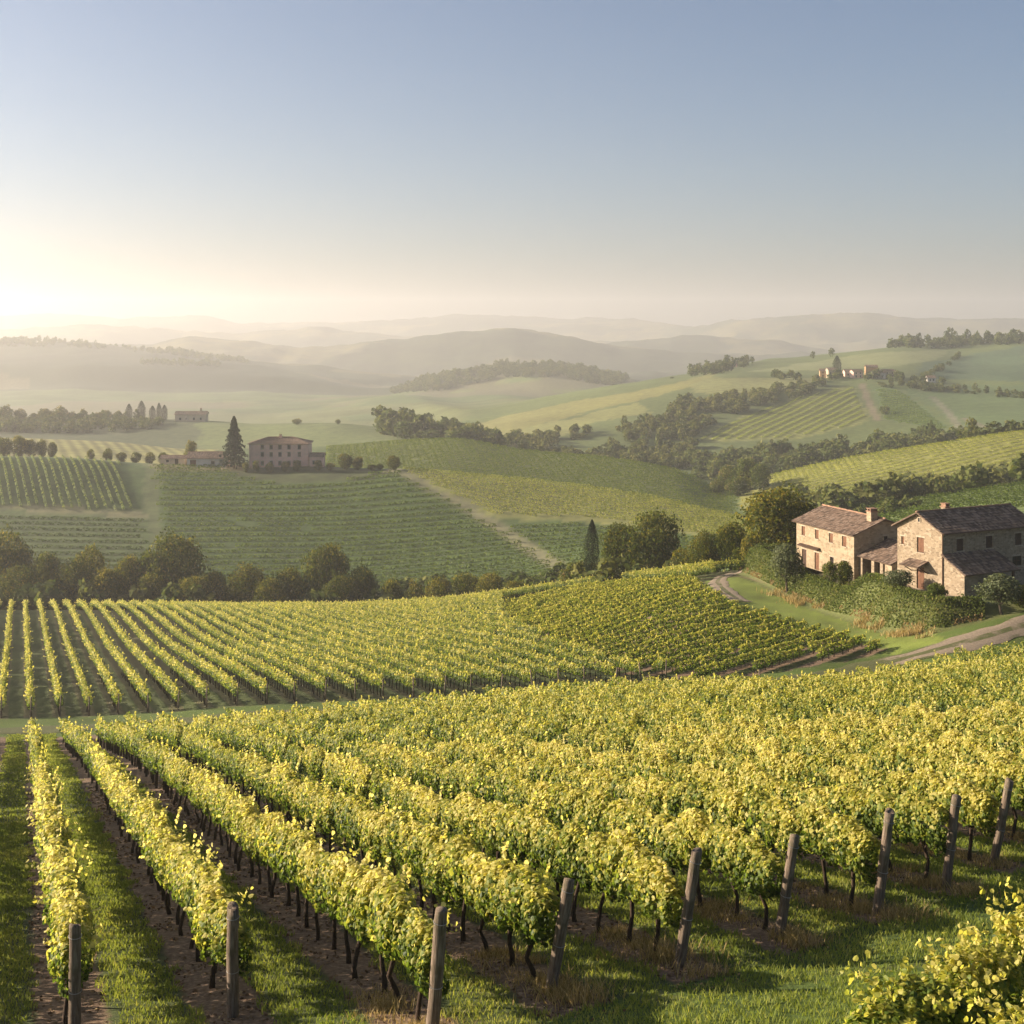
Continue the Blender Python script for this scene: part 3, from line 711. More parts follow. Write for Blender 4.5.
V = np.concatenate([V, np.array(SV)]); Q = np.concatenate([Q, np.array(SQ)])
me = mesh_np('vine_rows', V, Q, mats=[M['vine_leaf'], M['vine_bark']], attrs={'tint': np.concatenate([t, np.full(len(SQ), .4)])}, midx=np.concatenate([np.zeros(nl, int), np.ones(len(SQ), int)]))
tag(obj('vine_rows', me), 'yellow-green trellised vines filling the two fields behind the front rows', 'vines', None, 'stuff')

# end posts of the near rows
def post_mesh(seed, h, r):
    rg = np.random.default_rng(seed); mb = MB(); seg = 14; hs = [-.4, 0, .25, .6, 1.0, 1.35, h-.25, h-.02, h]
    mb.tube([(rg.normal(0,.006), rg.normal(0,.006), z) for z in hs], [r*rg.uniform(.95,1.05)*(1-.06*z/h) for z in hs[:-1]] + [r*.88], seg)
    return mb
POSTLAB = ['vertical weathered grey end post at the near end of the leftmost vine row', 'vertical grey end post with a dark band, second from the left',
 'end post cut by the bottom edge, third from the left, leaning slightly', 'leaning brown end post, fourth from the left, base in straw-coloured grass',
 'end post fifth from the left with a dry grass tuft at its foot', 'leaning end post sixth from the left beside a twisted vine trunk',
 'end post seventh from the left, half covered by leaves', 'leaning end post eighth from the left, second from the right', 'tall rightmost end post leaning right at the edge of the rows']
for kk in range(9):
    x, y = row_start(kk); z = float(zat(x, y)); vt = POST_T[kk][1]
    h = -(vt-HV)/F*y - z
    h = min(max(h, 1.75), 2.25)
    o = post_mesh(40+kk, h, 0.095).build('vineyard_post', M['post'], None, True)
    o.location = (x, y, z); o.rotation_euler = (R(rng.uniform(-2, 2)), POST_T[kk][0]*1.05, rng.uniform(0, 0.4))
    tag(o, POSTLAB[kk], 'post', 'timber end posts of the near vine rows')
    for hz in (h*.42, h*.9):
        mb = MB(); mb.tube([(0.098*math.cos(a), 0.098*math.sin(a), hz + .012*math.sin(a)) for a in np.linspace(0, 2*math.pi, 15)], .006, 5)
        mb.build('wire_tie', M['wire'], o)
# short posts where the rows of the second field begin, along the lane
pm = MB(); pm.tube([(0,0,-.3),(0,0,.8),(0.02,0,1.75)], [.07,.065,.06], 8)
small = None; cnt = 0
allends = [(e, 'a') for e in ends]
for tt in np.arange(1.0, 40, 3.4):
    p = b0 - 0.75; a = BLOCKB[1] @ ROWB; allends.append(((p*PRPB[0]+ROWB[0]*(a-tt), p*PRPB[1]+ROWB[1]*(a-tt)), 'b'))
vis = []
for (x, y), k_ in allends:
    u = x/y*F+CX; z = float(zat(x, y))
    if 0 < u < 890 and y < 150 and not (k_ == 'b' and u > 780): vis.append((u, x, y, z))
vis.sort()
for n, (u, x, y, z) in enumerate(vis):
    if small is None: small = pm.build('row_post', M['post'], None, True); o = small
    else: o = small.copy(); link(o)
    o.location = (x, y, z); o.rotation_euler = (rng.normal(0, .05), rng.normal(0, .05), rng.uniform(0, 6)); o.scale = (1, 1, rng.uniform(.9, 1.08))
    tag(o, f'small timber row post along the lane, {ordinal(n+1)} from the left edge', 'post', 'small posts along the lane')

# big-leaved vines at the near corner
BIG = []
for i in range(3):
    rg = np.random.default_rng(700+i)
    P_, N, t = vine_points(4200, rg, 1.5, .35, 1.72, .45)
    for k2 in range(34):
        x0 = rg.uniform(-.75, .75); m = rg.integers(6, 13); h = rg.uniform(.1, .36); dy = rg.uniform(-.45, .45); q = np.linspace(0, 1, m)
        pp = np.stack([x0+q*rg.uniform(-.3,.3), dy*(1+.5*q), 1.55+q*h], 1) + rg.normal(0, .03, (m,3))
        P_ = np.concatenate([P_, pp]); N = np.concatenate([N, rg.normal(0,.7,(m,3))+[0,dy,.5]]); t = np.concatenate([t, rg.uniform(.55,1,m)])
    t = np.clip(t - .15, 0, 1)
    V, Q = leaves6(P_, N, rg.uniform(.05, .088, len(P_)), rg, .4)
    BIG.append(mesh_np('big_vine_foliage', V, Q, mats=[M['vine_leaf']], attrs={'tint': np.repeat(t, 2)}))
a = np.array([px(905, 15.7), 15.7]); b = np.array([px(1045, 17.8), 17.8]); d = (b-a)/np.linalg.norm(b-a); ang = math.atan2(d[1], d[0])
BL = ['bushy large-leaved vine at its low left end in the bottom right corner', 'bushy large-leaved vine in the middle of the corner clump', 'tall bushy vine rising at the right edge of the corner clump', 'large-leaved vine cut by the bottom edge in front of the corner clump']
spots = [(a, 0.84), (a+(b-a)*.5, 0.94), (b, 1.04), (np.array([px(1030, 14.6), 14.6]), .8)]
for i, (q, hs) in enumerate(spots):
    t = empty('grapevine', (q[0], q[1], float(zat(*q))-.03), ang + rng.normal(0, .1), (1.05, 1, hs))
    tag(t, BL[i], 'grapevine', 'large-leaved vines in the near right corner')
    obj('foliage', BIG[i % 3], t); obj('trunk', TRK[i], t)

# ------------------------------------------------------------------ grass
def blades(P_, H, lean, wd, rg):
    n = len(P_); a = rg.uniform(0, 2*np.pi, n); b = rg.uniform(0, 2*np.pi, n)
    wv = np.stack([np.cos(a), np.sin(a), 0*a], 1)*wd[:,None]; lv = np.stack([np.cos(b), np.sin(b), 0*b], 1)*(H*lean)[:,None]
    up_ = np.zeros((n,3)); up_[:,2] = H
    V = np.stack([P_-wv, P_+wv, P_+wv*.6+up_*.6+lv*.4, P_-wv*.6+up_*.6+lv*.4, P_+up_+lv], 1).reshape(-1,3)
    i = np.arange(n)[:,None]*5
    return V, i+np.array([[0,1,2,3]]), i+np.array([[3,2,4]])
N_ = 680000
yy = np.concatenate([np.sqrt(rng.uniform(14.5**2, 50**2, 330000)), np.sqrt(rng.uniform(45**2, 112**2, 190000)), np.sqrt(rng.uniform(13**2, 50**2, 160000))]); uu = np.concatenate([rng.uniform(-60, 1090, 330000), rng.uniform(-60, 420, 190000), np.where(rng.random(160000) < .7, rng.uniform(1090, 1560, 160000), rng.uniform(-330, -60, 160000))]); xx = px(uu, yy)
d = (xx*PRP[0]+yy*PRP[1]-P0)/SP; fr = np.abs(d-np.round(d))
clump = fbm(xx/.5, yy/.5, 3, 71); big = fbm(xx/3, yy/3, 3, 77)
f1 = poly_dist(xx, yy, np.concatenate([F1, [(-90,150)], [(-90,18)]])) < 0
keep = np.where(f1, (fr + (clump-.45)*.35 > 0.235) & (clump > .16), clump + .25*big > .30)
xx, yy, clump, big = xx[keep], yy[keep], clump[keep], big[keep]; n = len(xx)
H = rng.uniform(.05, .11, n)*(.6+1.3*clump) ; tint = np.clip(.15 + .55*big + .3*(clump-.4) + rng.normal(0, .13, n), 0, 1)
V, Q, T = blades(np.stack([xx, yy, zat(xx, yy)-.01], 1), H, rng.uniform(.2, .9, n), rng.uniform(.006, .013, n)*(yy/20)**.9, rng)
me = mesh_np('grass', V, Q, T, mats=[M['grass_blade']], attrs={'tint': np.concatenate([tint, tint])})
tag(obj('grass', me), 'short green grass on the headland and between the near rows', 'grass', None, 'stuff')
XX = []; HH = []
for kk in range(2, 10):
    x, y = row_start(kk)
    for c_ in range(16):
        t0 = rng.uniform(-.9, 3.2); o_ = rng.normal(0, .22); m = rng.integers(60, 190); s_ = rng.uniform(.1, .3); h_ = rng.uniform(.09, .24)*(1.35 if t0 < .6 else .8)
        cx_, cy_ = x+ROW[0]*t0+PRP[0]*o_, y+ROW[1]*t0+PRP[1]*o_
        XX.append(np.stack([cx_+rng.normal(0, s_, m), cy_+rng.normal(0, s_, m)], 1)); HH.append(h_*rng.uniform(.5, 1.3, m))
XX = np.concatenate(XX); HH = np.concatenate(HH); n = len(XX)
V, Q, T = blades(np.concatenate([XX, (zat(XX[:,0], XX[:,1])-.01)[:,None]], 1), HH, rng.uniform(.2, 1.0, n), rng.uniform(.005, .010, n), rng)
tt = rng.random(n); me = mesh_np('dry_grass', V, Q, T, mats=[M['straw_blade']], attrs={'tint': np.concatenate([tt, tt])})
tag(obj('dry_grass', me), 'straw-coloured dry grass tufts at the feet of the end posts', 'grass', None, 'stuff')

N_ = 90000
yy = np.sqrt(rng.uniform(15**2, 62**2, N_)); xx = px(rng.uniform(-60, 1090, N_), yy)
d = (xx*PRP[0]+yy*PRP[1]-P0)/SP; fr = np.abs(d-np.round(d)); keep = (fr < .26) & (poly_dist(xx, yy, np.concatenate([F1, [(-90,150)], [(-90,18)]])) < .6) & (fbm(xx/.7, yy/.7, 3, 91) > .36)
xx, yy = xx[keep], yy[keep]; n = len(xx)
N = rng.normal(0, .5, (n, 3)); N[:,2] = 1
V, Q = leaves4(np.stack([xx, yy, zat(xx, yy)+.012], 1), N, rng.uniform(.03, .095, n)*(yy/24)**.5, rng)
tag(obj('leaf_litter', mesh_np('leaf_litter', V, Q, mats=[M['litter']], attrs={'tint': rng.random(n)})), 'dry leaves and prunings lying on the soil under the near rows', 'litter', None, 'stuff')
# ------------------------------------------------------------------ trees
def seed_wob(rg): return rg.uniform(0, 6)
def crown_points(rg, n, lobes, shape='round'):
    """unit crown: height 1 from z=0 (ground), half width about 0.5"""
    Cs = []; Rs = []
    for k in range(lobes):
        for _ in range(50):
            p = rg.uniform(-1, 1, 3)
            if (p**2).sum() < 1: break
        zc = .56 + .36*p[2]; prof = 1.0 if zc > .45 else .8
        Cs.append((p[0]*.34*prof, p[1]*.34*prof, zc)); Rs.append(rg.uniform(.09, .19)*(1.1-.3*abs(p[2])))
    Cs = np.array(Cs); Rs = np.array(Rs)
    w_ = Rs**2; idx = rg.choice(lobes, n, p=w_/w_.sum())
    d = rg.normal(size=(n,3)); d[:,2] += .25; d /= np.linalg.norm(d, axis=1)[:,None]
    r = Rs[idx]*(1-np.abs(rg.normal(0,.22,n)))*(1+.25*rg.normal(0,.5,n).clip(-1,1))
    P_ = Cs[idx] + d*r[:,None]*[1,1,.85]
    lt = rg.normal(0, .13, lobes)
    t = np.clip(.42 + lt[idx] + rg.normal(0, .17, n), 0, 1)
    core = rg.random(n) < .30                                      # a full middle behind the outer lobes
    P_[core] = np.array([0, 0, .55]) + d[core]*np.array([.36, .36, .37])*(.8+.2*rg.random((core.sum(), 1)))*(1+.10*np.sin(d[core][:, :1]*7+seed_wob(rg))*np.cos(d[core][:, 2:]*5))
    t = np.clip(t + .35*(P_[:,2]-.55), 0, 1)  # leaf tint lightens towards the top, painting in the sunlit rim
    return P_, d + rg.normal(0,.55,(n,3)), t, Cs
def tree_variant(seed, n, lobes, leaf, mat, trunk=True, bark_='tree_bark', low=False):
    rg = np.random.default_rng(seed); P_, N, t, Cs = crown_points(rg, n, lobes)
    if low: P_[:,2] = (P_[:,2]-.2)/.8*1.0; Cs[:,2] = (Cs[:,2]-.2)/.8
    s = rg.uniform(leaf*.6, leaf*1.3, len(P_))
    V, Q = leaves4(P_, N, s, rg)
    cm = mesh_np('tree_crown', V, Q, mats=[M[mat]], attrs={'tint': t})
    if not trunk: return cm, None
    mb = MB(); top = (rg.normal(0,.03), rg.normal(0,.03), .5)
    mb.tube([(0,0,-.06),(0,0,.03),(top[0]*.4,top[1]*.4,.22),top,(top[0],top[1],.72)], [.04,.03,.024,.017,.006], 8)
    for k in range(min(9, len(Cs))):
        c = Cs[rg.integers(len(Cs))]; z0 = rg.uniform(.2, .45)
        mb.tube([(top[0]*z0*2*.8,top[1]*z0*2*.8,z0),(c[0]*.55,c[1]*.55,(z0+c[2])/2+.03),tuple(c)], [.013,.009,.003], 5)
    tm = bpy.data.meshes.new('tree_trunk'); tm.from_pydata(mb.v, [], mb.f); tm.materials.append(M[bark_]); tm.update()
    return cm, tm
def spire(seed, n, mat, leaf, kind):
    rg = np.random.default_rng(seed)
    if kind == 'cypress':
        z = rg.uniform(0.03, 1, n); a = rg.uniform(0, 2*np.pi, n)
        prof = np.minimum(1, (1-z)*3.0)**.65*np.minimum(1, .6+z*2.2)*.44
        r = prof*(1-np.abs(rg.normal(0,.18,n)))*(1+.12*np.sin(a*5+z*9)+.08*np.sin(z*40+a*2))
        P_ = np.stack([np.cos(a)*r, np.sin(a)*r, z], 1); N = np.stack([np.cos(a), np.sin(a), .5+0*a], 1) + rg.normal(0,.4,(n,3))
    else:
        tiers = 15; k = rg.integers(0, tiers, n); zb = .10 + k/tiers*.88; R_ = .5*(1-zb)**.85*(1+.22*np.sin(k*2.4))+.02
        a = rg.uniform(0, 2*np.pi, n); br = np.floor(a/(2*np.pi)*9); a2 = (br+.5)/9*2*np.pi + k*.7 + rg.normal(0,.16,n)
        q = rg.random(n)**.6; P_ = np.stack([np.cos(a2)*R_*q, np.sin(a2)*R_*q, zb + .05*(1-q) - .045*q + rg.normal(0,.012,n)], 1)
        N = np.stack([np.cos(a2)*.4, np.sin(a2)*.4, .9+0*a], 1) + rg.normal(0,.4,(n,3))
    t = np.clip(.45 + rg.normal(0,.2,n), 0, 1)
    V, Q = leaves4(P_, N, rg.uniform(leaf*.6, leaf*1.3, n), rg)
    cm = mesh_np('tree_crown', V, Q, mats=[M[mat]], attrs={'tint': t})
    mb = MB(); mb.tube([(0,0,-.05),(0,0,.3),(0,0,.9)], [.03,.02,.004], 7)
    tm = bpy.data.meshes.new('tree_trunk'); tm.from_pydata(mb.v, [], mb.f); tm.materials.append(M['tree_bark']); tm.update()
    return cm, tm
BROAD = [tree_variant(800+i, 7500, 52, .034, 'broad_leaf', low=i in (1, 2, 3)) for i in range(5)]
PALE = [tree_variant(880+i, 3500, 34, .05, 'hedge_leaf', low=True) for i in range(3)]
ROUND = [tree_variant(810+i, 3500, 34, .05, 'broad_leaf', low=True) for i in range(3)]
SPARSE = [tree_variant(820+i, 2600, 24, .05, 'broad_leaf', low=True) for i in range(3)]
OLIVE = [tree_variant(830+i, 3000, 26, .05, 'olive_leaf') for i in range(2)]
BUSH = [tree_variant(840+i, 2200, 22, .06, 'hedge_leaf', low=True) for i in range(3)]
DBUSH = [tree_variant(850+i, 2200, 22, .06, 'broad_leaf', low=True) for i in range(3)]
CYP = [spire(860+i, 12000, 'conifer_leaf', .022, 'cypress') for i in range(2)]
FIR = [spire(870, 4200, 'conifer_leaf', .06, 'fir')]
def tree(name, label, cat, var, u, vt, Y, wpx, group=None, vb=None, dz=0.0):
    x = px(u, Y); z = float(zat(x, Y)) + dz
    if vb is not None: z = min(z, -(vb-HV)/F*Y) if False else z
    h = -(vt-HV)/F*Y - z
    h = max(h, 0.5); wd = wpx/F*Y
    t = empty(name, (x, Y, z), rng.uniform(0, 6.28), (wd, wd, h/0.98))
    tag(t, label, cat, group)
    obj('crown', var[0], t)
    if var[1] is not None: obj('trunk', var[1], t)
    return t
g = 'trees in the belt behind the second field'
BELT = [  # column, top row, distance, width in pixels, label
 (6, 525, 285, 62, 'tall dark broadleaf tree cut by the left edge'), (45, 545, 292, 44, 'rounded tree second from the left edge in the dark belt'),
 (90, 540, 288, 50, 'bushy tree between the edge tree and the big round tree'), (70, 556, 280, 50, 'low dark tree in front at the left of the belt'),
 (128, 553, 284, 34, 'small olive-coloured tree left of the big round tree'), (172, 528, 286, 74, 'big round-crowned tree with a sunlit rim on the left of the belt'),
 (215, 566, 284, 42, 'low bushy tree just right of the big round tree'), (248, 560, 280, 60, 'dark spreading tree left of the golden round tree'),
 (290, 562, 282, 50, 'dark low tree touching the golden round tree'), (326, 541, 284, 56, 'golden-edged round tree in the middle of the belt'),
 (361, 562, 280, 36, 'smaller tree right of the golden round tree'), (392, 573, 276, 30, 'low pale tree between two dips of the belt'),
 (415, 578, 274, 26, 'small pale bushy tree low in the belt'), (440, 573, 272, 36, 'rounded low tree near the right end of the belt'),
 (466, 572, 270, 40, 'dark rounded tree third from the right end of the belt'), (490, 570, 266, 38, 'dark tree with a bright top second from the right end'),
 (515, 578, 260, 34, 'low tree at the right end of the belt'), (150, 570, 278, 44, 'low dark thicket tree under the big round tree'), (20, 560, 278, 56, 'low thicket tree at the left edge under the tall one'),
 (110, 566, 278, 40, 'low thicket tree under the olive-coloured tree'), (340, 572, 276, 40, 'low thicket tree under the golden round tree'), (192, 572, 276, 46, 'low dense thicket tree right below the big round tree'), (270, 574, 275, 46, 'low dense tree filling the belt before the golden tree')]
for i, (u, vt, Y, wp, lab) in enumerate(BELT):
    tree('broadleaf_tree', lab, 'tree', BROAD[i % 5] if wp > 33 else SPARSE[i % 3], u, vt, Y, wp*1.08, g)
tree('cypress_tree', 'slender dark cypress standing left of the large twin trees', 'cypress', CYP[0], 592, 521, 222, 17)
tree('broadleaf_tree', 'left and smaller of the twin round trees beside the cypress', 'tree', BROAD[1], 622, 516, 228, 54, 'twin round trees')
tree('broadleaf_tree', 'large full-crowned tree, right of the twin round trees', 'tree', BROAD[3], 654, 504, 224, 74, 'twin round trees')
tree('shrub', 'low shrub at the left foot of the cypress', 'shrub', BUSH[0], 570, 563, 232, 28)
tree('shrub', 'low dark shrub right of the twin round trees', 'shrub', DBUSH[1], 682, 545, 212, 38)
tree('broadleaf_tree', 'medium tree left of the pair above the lane bend', 'tree', BROAD[2], 705, 527, 205, 44, 'trees above the lane bend')
tree('broadleaf_tree', 'medium tree right of the pair above the lane bend', 'tree', BROAD[4], 731, 520, 203, 46, 'trees above the lane bend')
tree('broadleaf_tree', 'big dark tree behind the left end of the farmhouse', 'tree', BROAD[0], 779, 482, 192, 98)
tree('shrub', 'tall lit shrub under the left side of the big dark tree', 'shrub', DBUSH[0], 755, 527, 186, 34)
tree('shrub', 'grey-green shrub beside the big dark tree', 'shrub', DBUSH[2], 742, 545, 190, 30)
tree('olive_tree', 'grey-green olive tree on the bank before the left farmhouse', 'olive tree', OLIVE[0], 787, 540, 163, 40)
tree('olive_tree', 'dark small olive tree beside the lean-to between the houses', 'olive tree', OLIVE[1], 899, 569, 139, 36)
tree('olive_tree', 'pale olive tree at the right edge beside the gravel lane', 'olive tree', OLIVE[0], 1001, 571, 130.5, 54)
tree('shrub', 'dark bush behind the pale olive tree at the right edge', 'shrub', DBUSH[1], 1024, 583, 132, 40)
tree('shrub', 'clipped round bush left in front of the left farmhouse', 'shrub', BUSH[1], 830, 559, 158, 22)
tree('shrub', 'dark clipped bush right in front of the left farmhouse', 'shrub', DBUSH[2], 845, 558, 156.5, 24)
tree('shrub', 'clipped low bush beside the door of the right house', 'shrub', BUSH[2], 936, 581, 133.6, 27)
# trees round the villa
tree('conifer_tree', 'tall dark conifer at the left end of the pink villa', 'conifer', FIR[0], 234, 416, 462, 30)
for (u, vt, Y, wp, lab) in [(345, 452, 458, 20, 'round dark tree right of the villa'), (358, 455, 457, 15, 'smaller round tree touching the one right of the villa'),
    (393, 454, 454, 18, 'lone round dark tree by the track right of the villa'), (191, 438, 490, 18, 'round tree behind the low barn')]:
    tree('broadleaf_tree', lab, 'tree', ROUND[int(u) % 3], u, vt, Y, wp)
for n, (u, vt, wp) in enumerate([(256, 459, 10), (270, 461, 12), (285, 460, 11), (297, 459, 13), (318, 459, 12), (330, 462, 12), (372, 464, 14), (380, 463, 10), (246, 461, 9)]):
    tree('shrub', f'small dark shrub by the villa, {ordinal(sorted([256,270,285,297,318,330,372,380,246]).index(u)+1)} from the left', 'shrub', DBUSH[n % 3], u, vt, 456, wp, 'shrubs along the villa')
for n, (u, vt, wp) in enumerate([(4, 436, 24), (18, 433, 22), (31, 438, 18), (42, 438, 14), (52, 440, 12)]):
    tree('broadleaf_tree', f'dark tree above the striped left field, {ORD[n]} from the left edge', 'tree', ROUND[n % 3], u, vt, 485, wp, 'trees above the striped field')
for n, (u, vt, wp) in enumerate([(91, 448, 10), (108, 447, 13), (122, 451, 14), (136, 451, 14), (150, 451, 14), (163, 451, 13)]):
    tree('shrub', f'low hedge bush along the far track left of the barn, {ORD[n]} from the left', 'shrub', DBUSH[n % 3], u, vt, 480, wp, 'hedge bushes left of the barn')
for n, (u, vt, wp) in enumerate([(129, 404, 8), (141.5, 401, 9), (152.5, 406, 8), (159, 403, 6), (164.5, 405, 7)]):
    tree('cypress_tree', f'far hazy cypress on the left ridge, {ORD[n]} of five from the left', 'cypress', CYP[n % 2], u, vt, 835, wp, 'cypresses on the hazy ridge')
for n, (u, vt, wp) in enumerate([(5, 404, 22), (20, 408, 16), (45, 407, 20), (60, 405, 22), (83, 408, 10), (105, 409, 18), (118, 410, 14), (97, 412, 12), (34, 412, 12), (72, 411, 14)]):
    us_ = sorted([5,20,45,60,83,105,118,97,34,72])
    tree('broadleaf_tree', f'hazy tree on the left ridge before the cypresses, {ORD[us_.index(u)]} from the left edge', 'tree', SPARSE[n % 3], u, vt, 845, wp, 'trees on the hazy ridge')
tree('broadleaf_tree', 'lone small tree on the pale field edge above the villa', 'tree', SPARSE[0], 297, 418, 795, 13)
tree('broadleaf_tree', 'small distant tree left of the wooded crest', 'tree', SPARSE[1], 338, 419, 785, 7)
for n, (u, vt, Y, wp) in enumerate([(728, 463, 545, 30), (745, 455, 540, 34), (760, 461, 530, 28), (718, 478, 535, 24), (738, 474, 525, 30)]):
    tree('broadleaf_tree', ['pale rounded tree at the left of the clump in the hollow', 'tallest pale tree of the clump in the hollow', 'pale tree at the right of the clump in the hollow', 'low tree at the left foot of the clump in the hollow', 'low tree in the middle foot of the clump in the hollow'][n], 'tree', PALE[n % 3], u, vt, Y, wp, 'pale trees in the hollow')
tree('cypress_tree', 'thin cypress alone on the right hill slope', 'cypress', CYP[1], 672, 377, 1190, 5)
tree('cypress_tree', 'dark tree between the village houses', 'tree', CYP[0], 837, 356, 1085, 10)
# woods: masses of trees scattered by region
FARV = []
for i in range(6):
    rg = np.random.default_rng(900+i); P_, N, t, _ = crown_points(rg, 150, 14); P_[:,2] = (P_[:,2]-.17)/.8
    FARV.append((*leaves4(P_, N, rg.uniform(.13, .24, len(P_)), rg), t))
def scatter(name, label, poly, ya, yb, space, hm, seed, varh=.25, wr=1.3, cat='woods', dark=0.0, gap=0.0):
    """trees standing in the area seen inside poly (picture columns / rows) between two distances"""
    rg = np.random.default_rng(seed); P = np.array(poly, float)
    u0, u1 = P[:,0].min(), P[:,0].max()
    n = int(((u1-u0)/F*(ya+yb)/2)*(yb-ya)/space**2)
    y = np.sqrt(rg.uniform(ya**2, yb**2, n)); u = rg.uniform(u0, u1, n); x = px(u, y); z = zat(x, y); v = vrow(x, y, z)
    k = (poly_dist(u, v, P) < 0) & (fbm(x/55+seed, y/90, 3, seed) > gap); parts = []
    for xx_, yy_, zz_ in zip(x[k], y[k], z[k]):
        V, Q, t = FARV[rg.integers(6)]; h = hm*(1+varh*rg.normal()); h = max(h, hm*.4); wd = hm*wr*rg.uniform(.7, 1.25); a = rg.uniform(0, 6.28); c, s = math.cos(a), math.sin(a)
        W = np.stack([(V[:,0]*c-V[:,1]*s)*wd+xx_, (V[:,0]*s+V[:,1]*c)*wd+yy_, V[:,2]*h+zz_-.3], 1)
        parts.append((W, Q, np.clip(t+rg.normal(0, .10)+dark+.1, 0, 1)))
    if not parts: print('no trees', name, label); return
    V, Q, t = merge(parts)
    tag(obj(name, mesh_np(name, V, Q, mats=[M['wood_leaf']], attrs={'tint': t})), label, cat, None, 'stuff')
    print(label, len(parts))
scatter('woods', 'hazy green wood down the middle of the right hill slope', [(495,440),(560,436),(600,426),(640,420),(690,407),(745,394),(830,383),(815,392),(760,406),(720,422),(690,438),(700,466),(640,476),(590,468),(540,459)], 735, 1120, 6.2, 6.0, 11, dark=.1, gap=.37)
scatter('woods', 'long dark wood strip below the sunlit hill fields', [(690,462),(760,460),(830,455),(860,449),(940,440),(965,441),(945,452),(850,468),(760,480),(700,482)], 600, 830, 6.5, 8.5, 12, dark=-.08)
scatter('woods', 'wood filling the hollow behind the stone houses', [(770,505),(850,496),(920,490),(960,482),(1030,472),(1030,500),(960,506),(890,514),(800,528)], 376, 480, 5.2, 7.5, 13, dark=.05, gap=.25)
scatter('woods', 'wood along the foot of the far bright field at the right edge', [(950,442),(990,436),(1030,431),(1030,438),(960,449)], 580, 720, 6.5, 6.5, 14)
scatter('woods', 'dark wood on the crest behind the pale fields', [(372,431),(400,428),(440,433),(470,443),(500,450),(500,454),(440,448),(380,437)], 690, 860, 7, 10, 15, dark=-.05)
scatter('woods', 'dark hazy thicket under the trees of the left ridge', [(-60,420),(128,420),(165,424),(150,431),(60,434),(-60,432)], 760, 852, 7, 5, 29, dark=-.05)
scatter('woods', 'dark hilltop wood at the top right', [(870,352),(900,346),(960,344),(1030,338),(1030,352),(960,353),(900,353)], 1440, 1560, 11, 8.5, 16, varh=.45, dark=-.12)
scatter('woods', 'trees round the hilltop village', [(770,374),(815,378),(900,378),(960,386),(950,390),(870,387),(800,382),(765,378)], 1050, 1130, 11, 6, 17, dark=-.05)
scatter('woods', 'scattered trees on the crest left of the hilltop', [(690,375),(720,368),(760,362),(700,381)], 1180, 1450, 13, 8, 18, dark=-.08)
scatter('woods', 'tree line along the skyline of the right hill', [(740,366),(800,359),(870,353),(870,355),(800,361)], 1380, 1500, 20, 7, 28, dark=-.08)
scatter('woods', 'wooded top of the hazy middle hill', [(385,394),(430,379),(500,366),(560,366),(630,380),(612,388),(560,377),(500,378),(440,391)], 1900, 2160, 9, 9, 19)
scatter('woods', 'hedgerow trees on the hazy left hill crest', [(-60,347),(60,347),(120,350),(180,357),(250,364),(250,362),(180,353),(60,342),(-60,340)], 2500, 2760, 17, 9, 20)
scatter('woods', 'hedgerow trees across the left hazy slope', [(140,361),(220,363),(220,367),(140,365)], 2120, 2600, 13, 8, 25)
scatter('woods', 'hedgerow along the fold below the hilltop village', [(880,383),(960,390),(1035,397),(1035,400.5),(960,394),(880,387.5)], 880, 1100, 6, 4.5, 31, dark=-.05)
scatter('woods', 'hedgerow climbing the hill right of the village', [(905,384),(940,368),(960,355),(964,356),(944,370),(910,386)], 1080, 1500, 8, 5, 32)
scatter('woods', 'scrub between the two tracks on the village slope', [(872,388),(880,402),(892,420),(885,422),(876,405)], 780, 1080, 7, 4.5, 21)
scatter('woods', 'bushes along the lower right hill fold', [(655,415),(690,402),(700,398),(690,412),(665,420)], 800, 1150, 7, 6.5, 22, dark=-.02)
scatter('woods', 'hedge at the edge of the right field behind the houses', [(850,518),(900,505),(930,505),(880,520)], 330, 372, 4, 3, 23)
scatter('bushes', 'low bushes below the tree belt behind the second field', [(-20,640),(-20,600),(260,600),(520,595),(560,588),(600,600),(540,625),(300,640)], 268, 330, 4.2, 5.5, 24, cat='bushes', dark=-.15)
scatter('bushes', 'low bushes behind the second field beside the twin trees', [(560,600),(600,580),(760,560),(800,575),(790,610),(600,615)], 208, 268, 4.2, 4.0, 26, cat='bushes', dark=-.05)

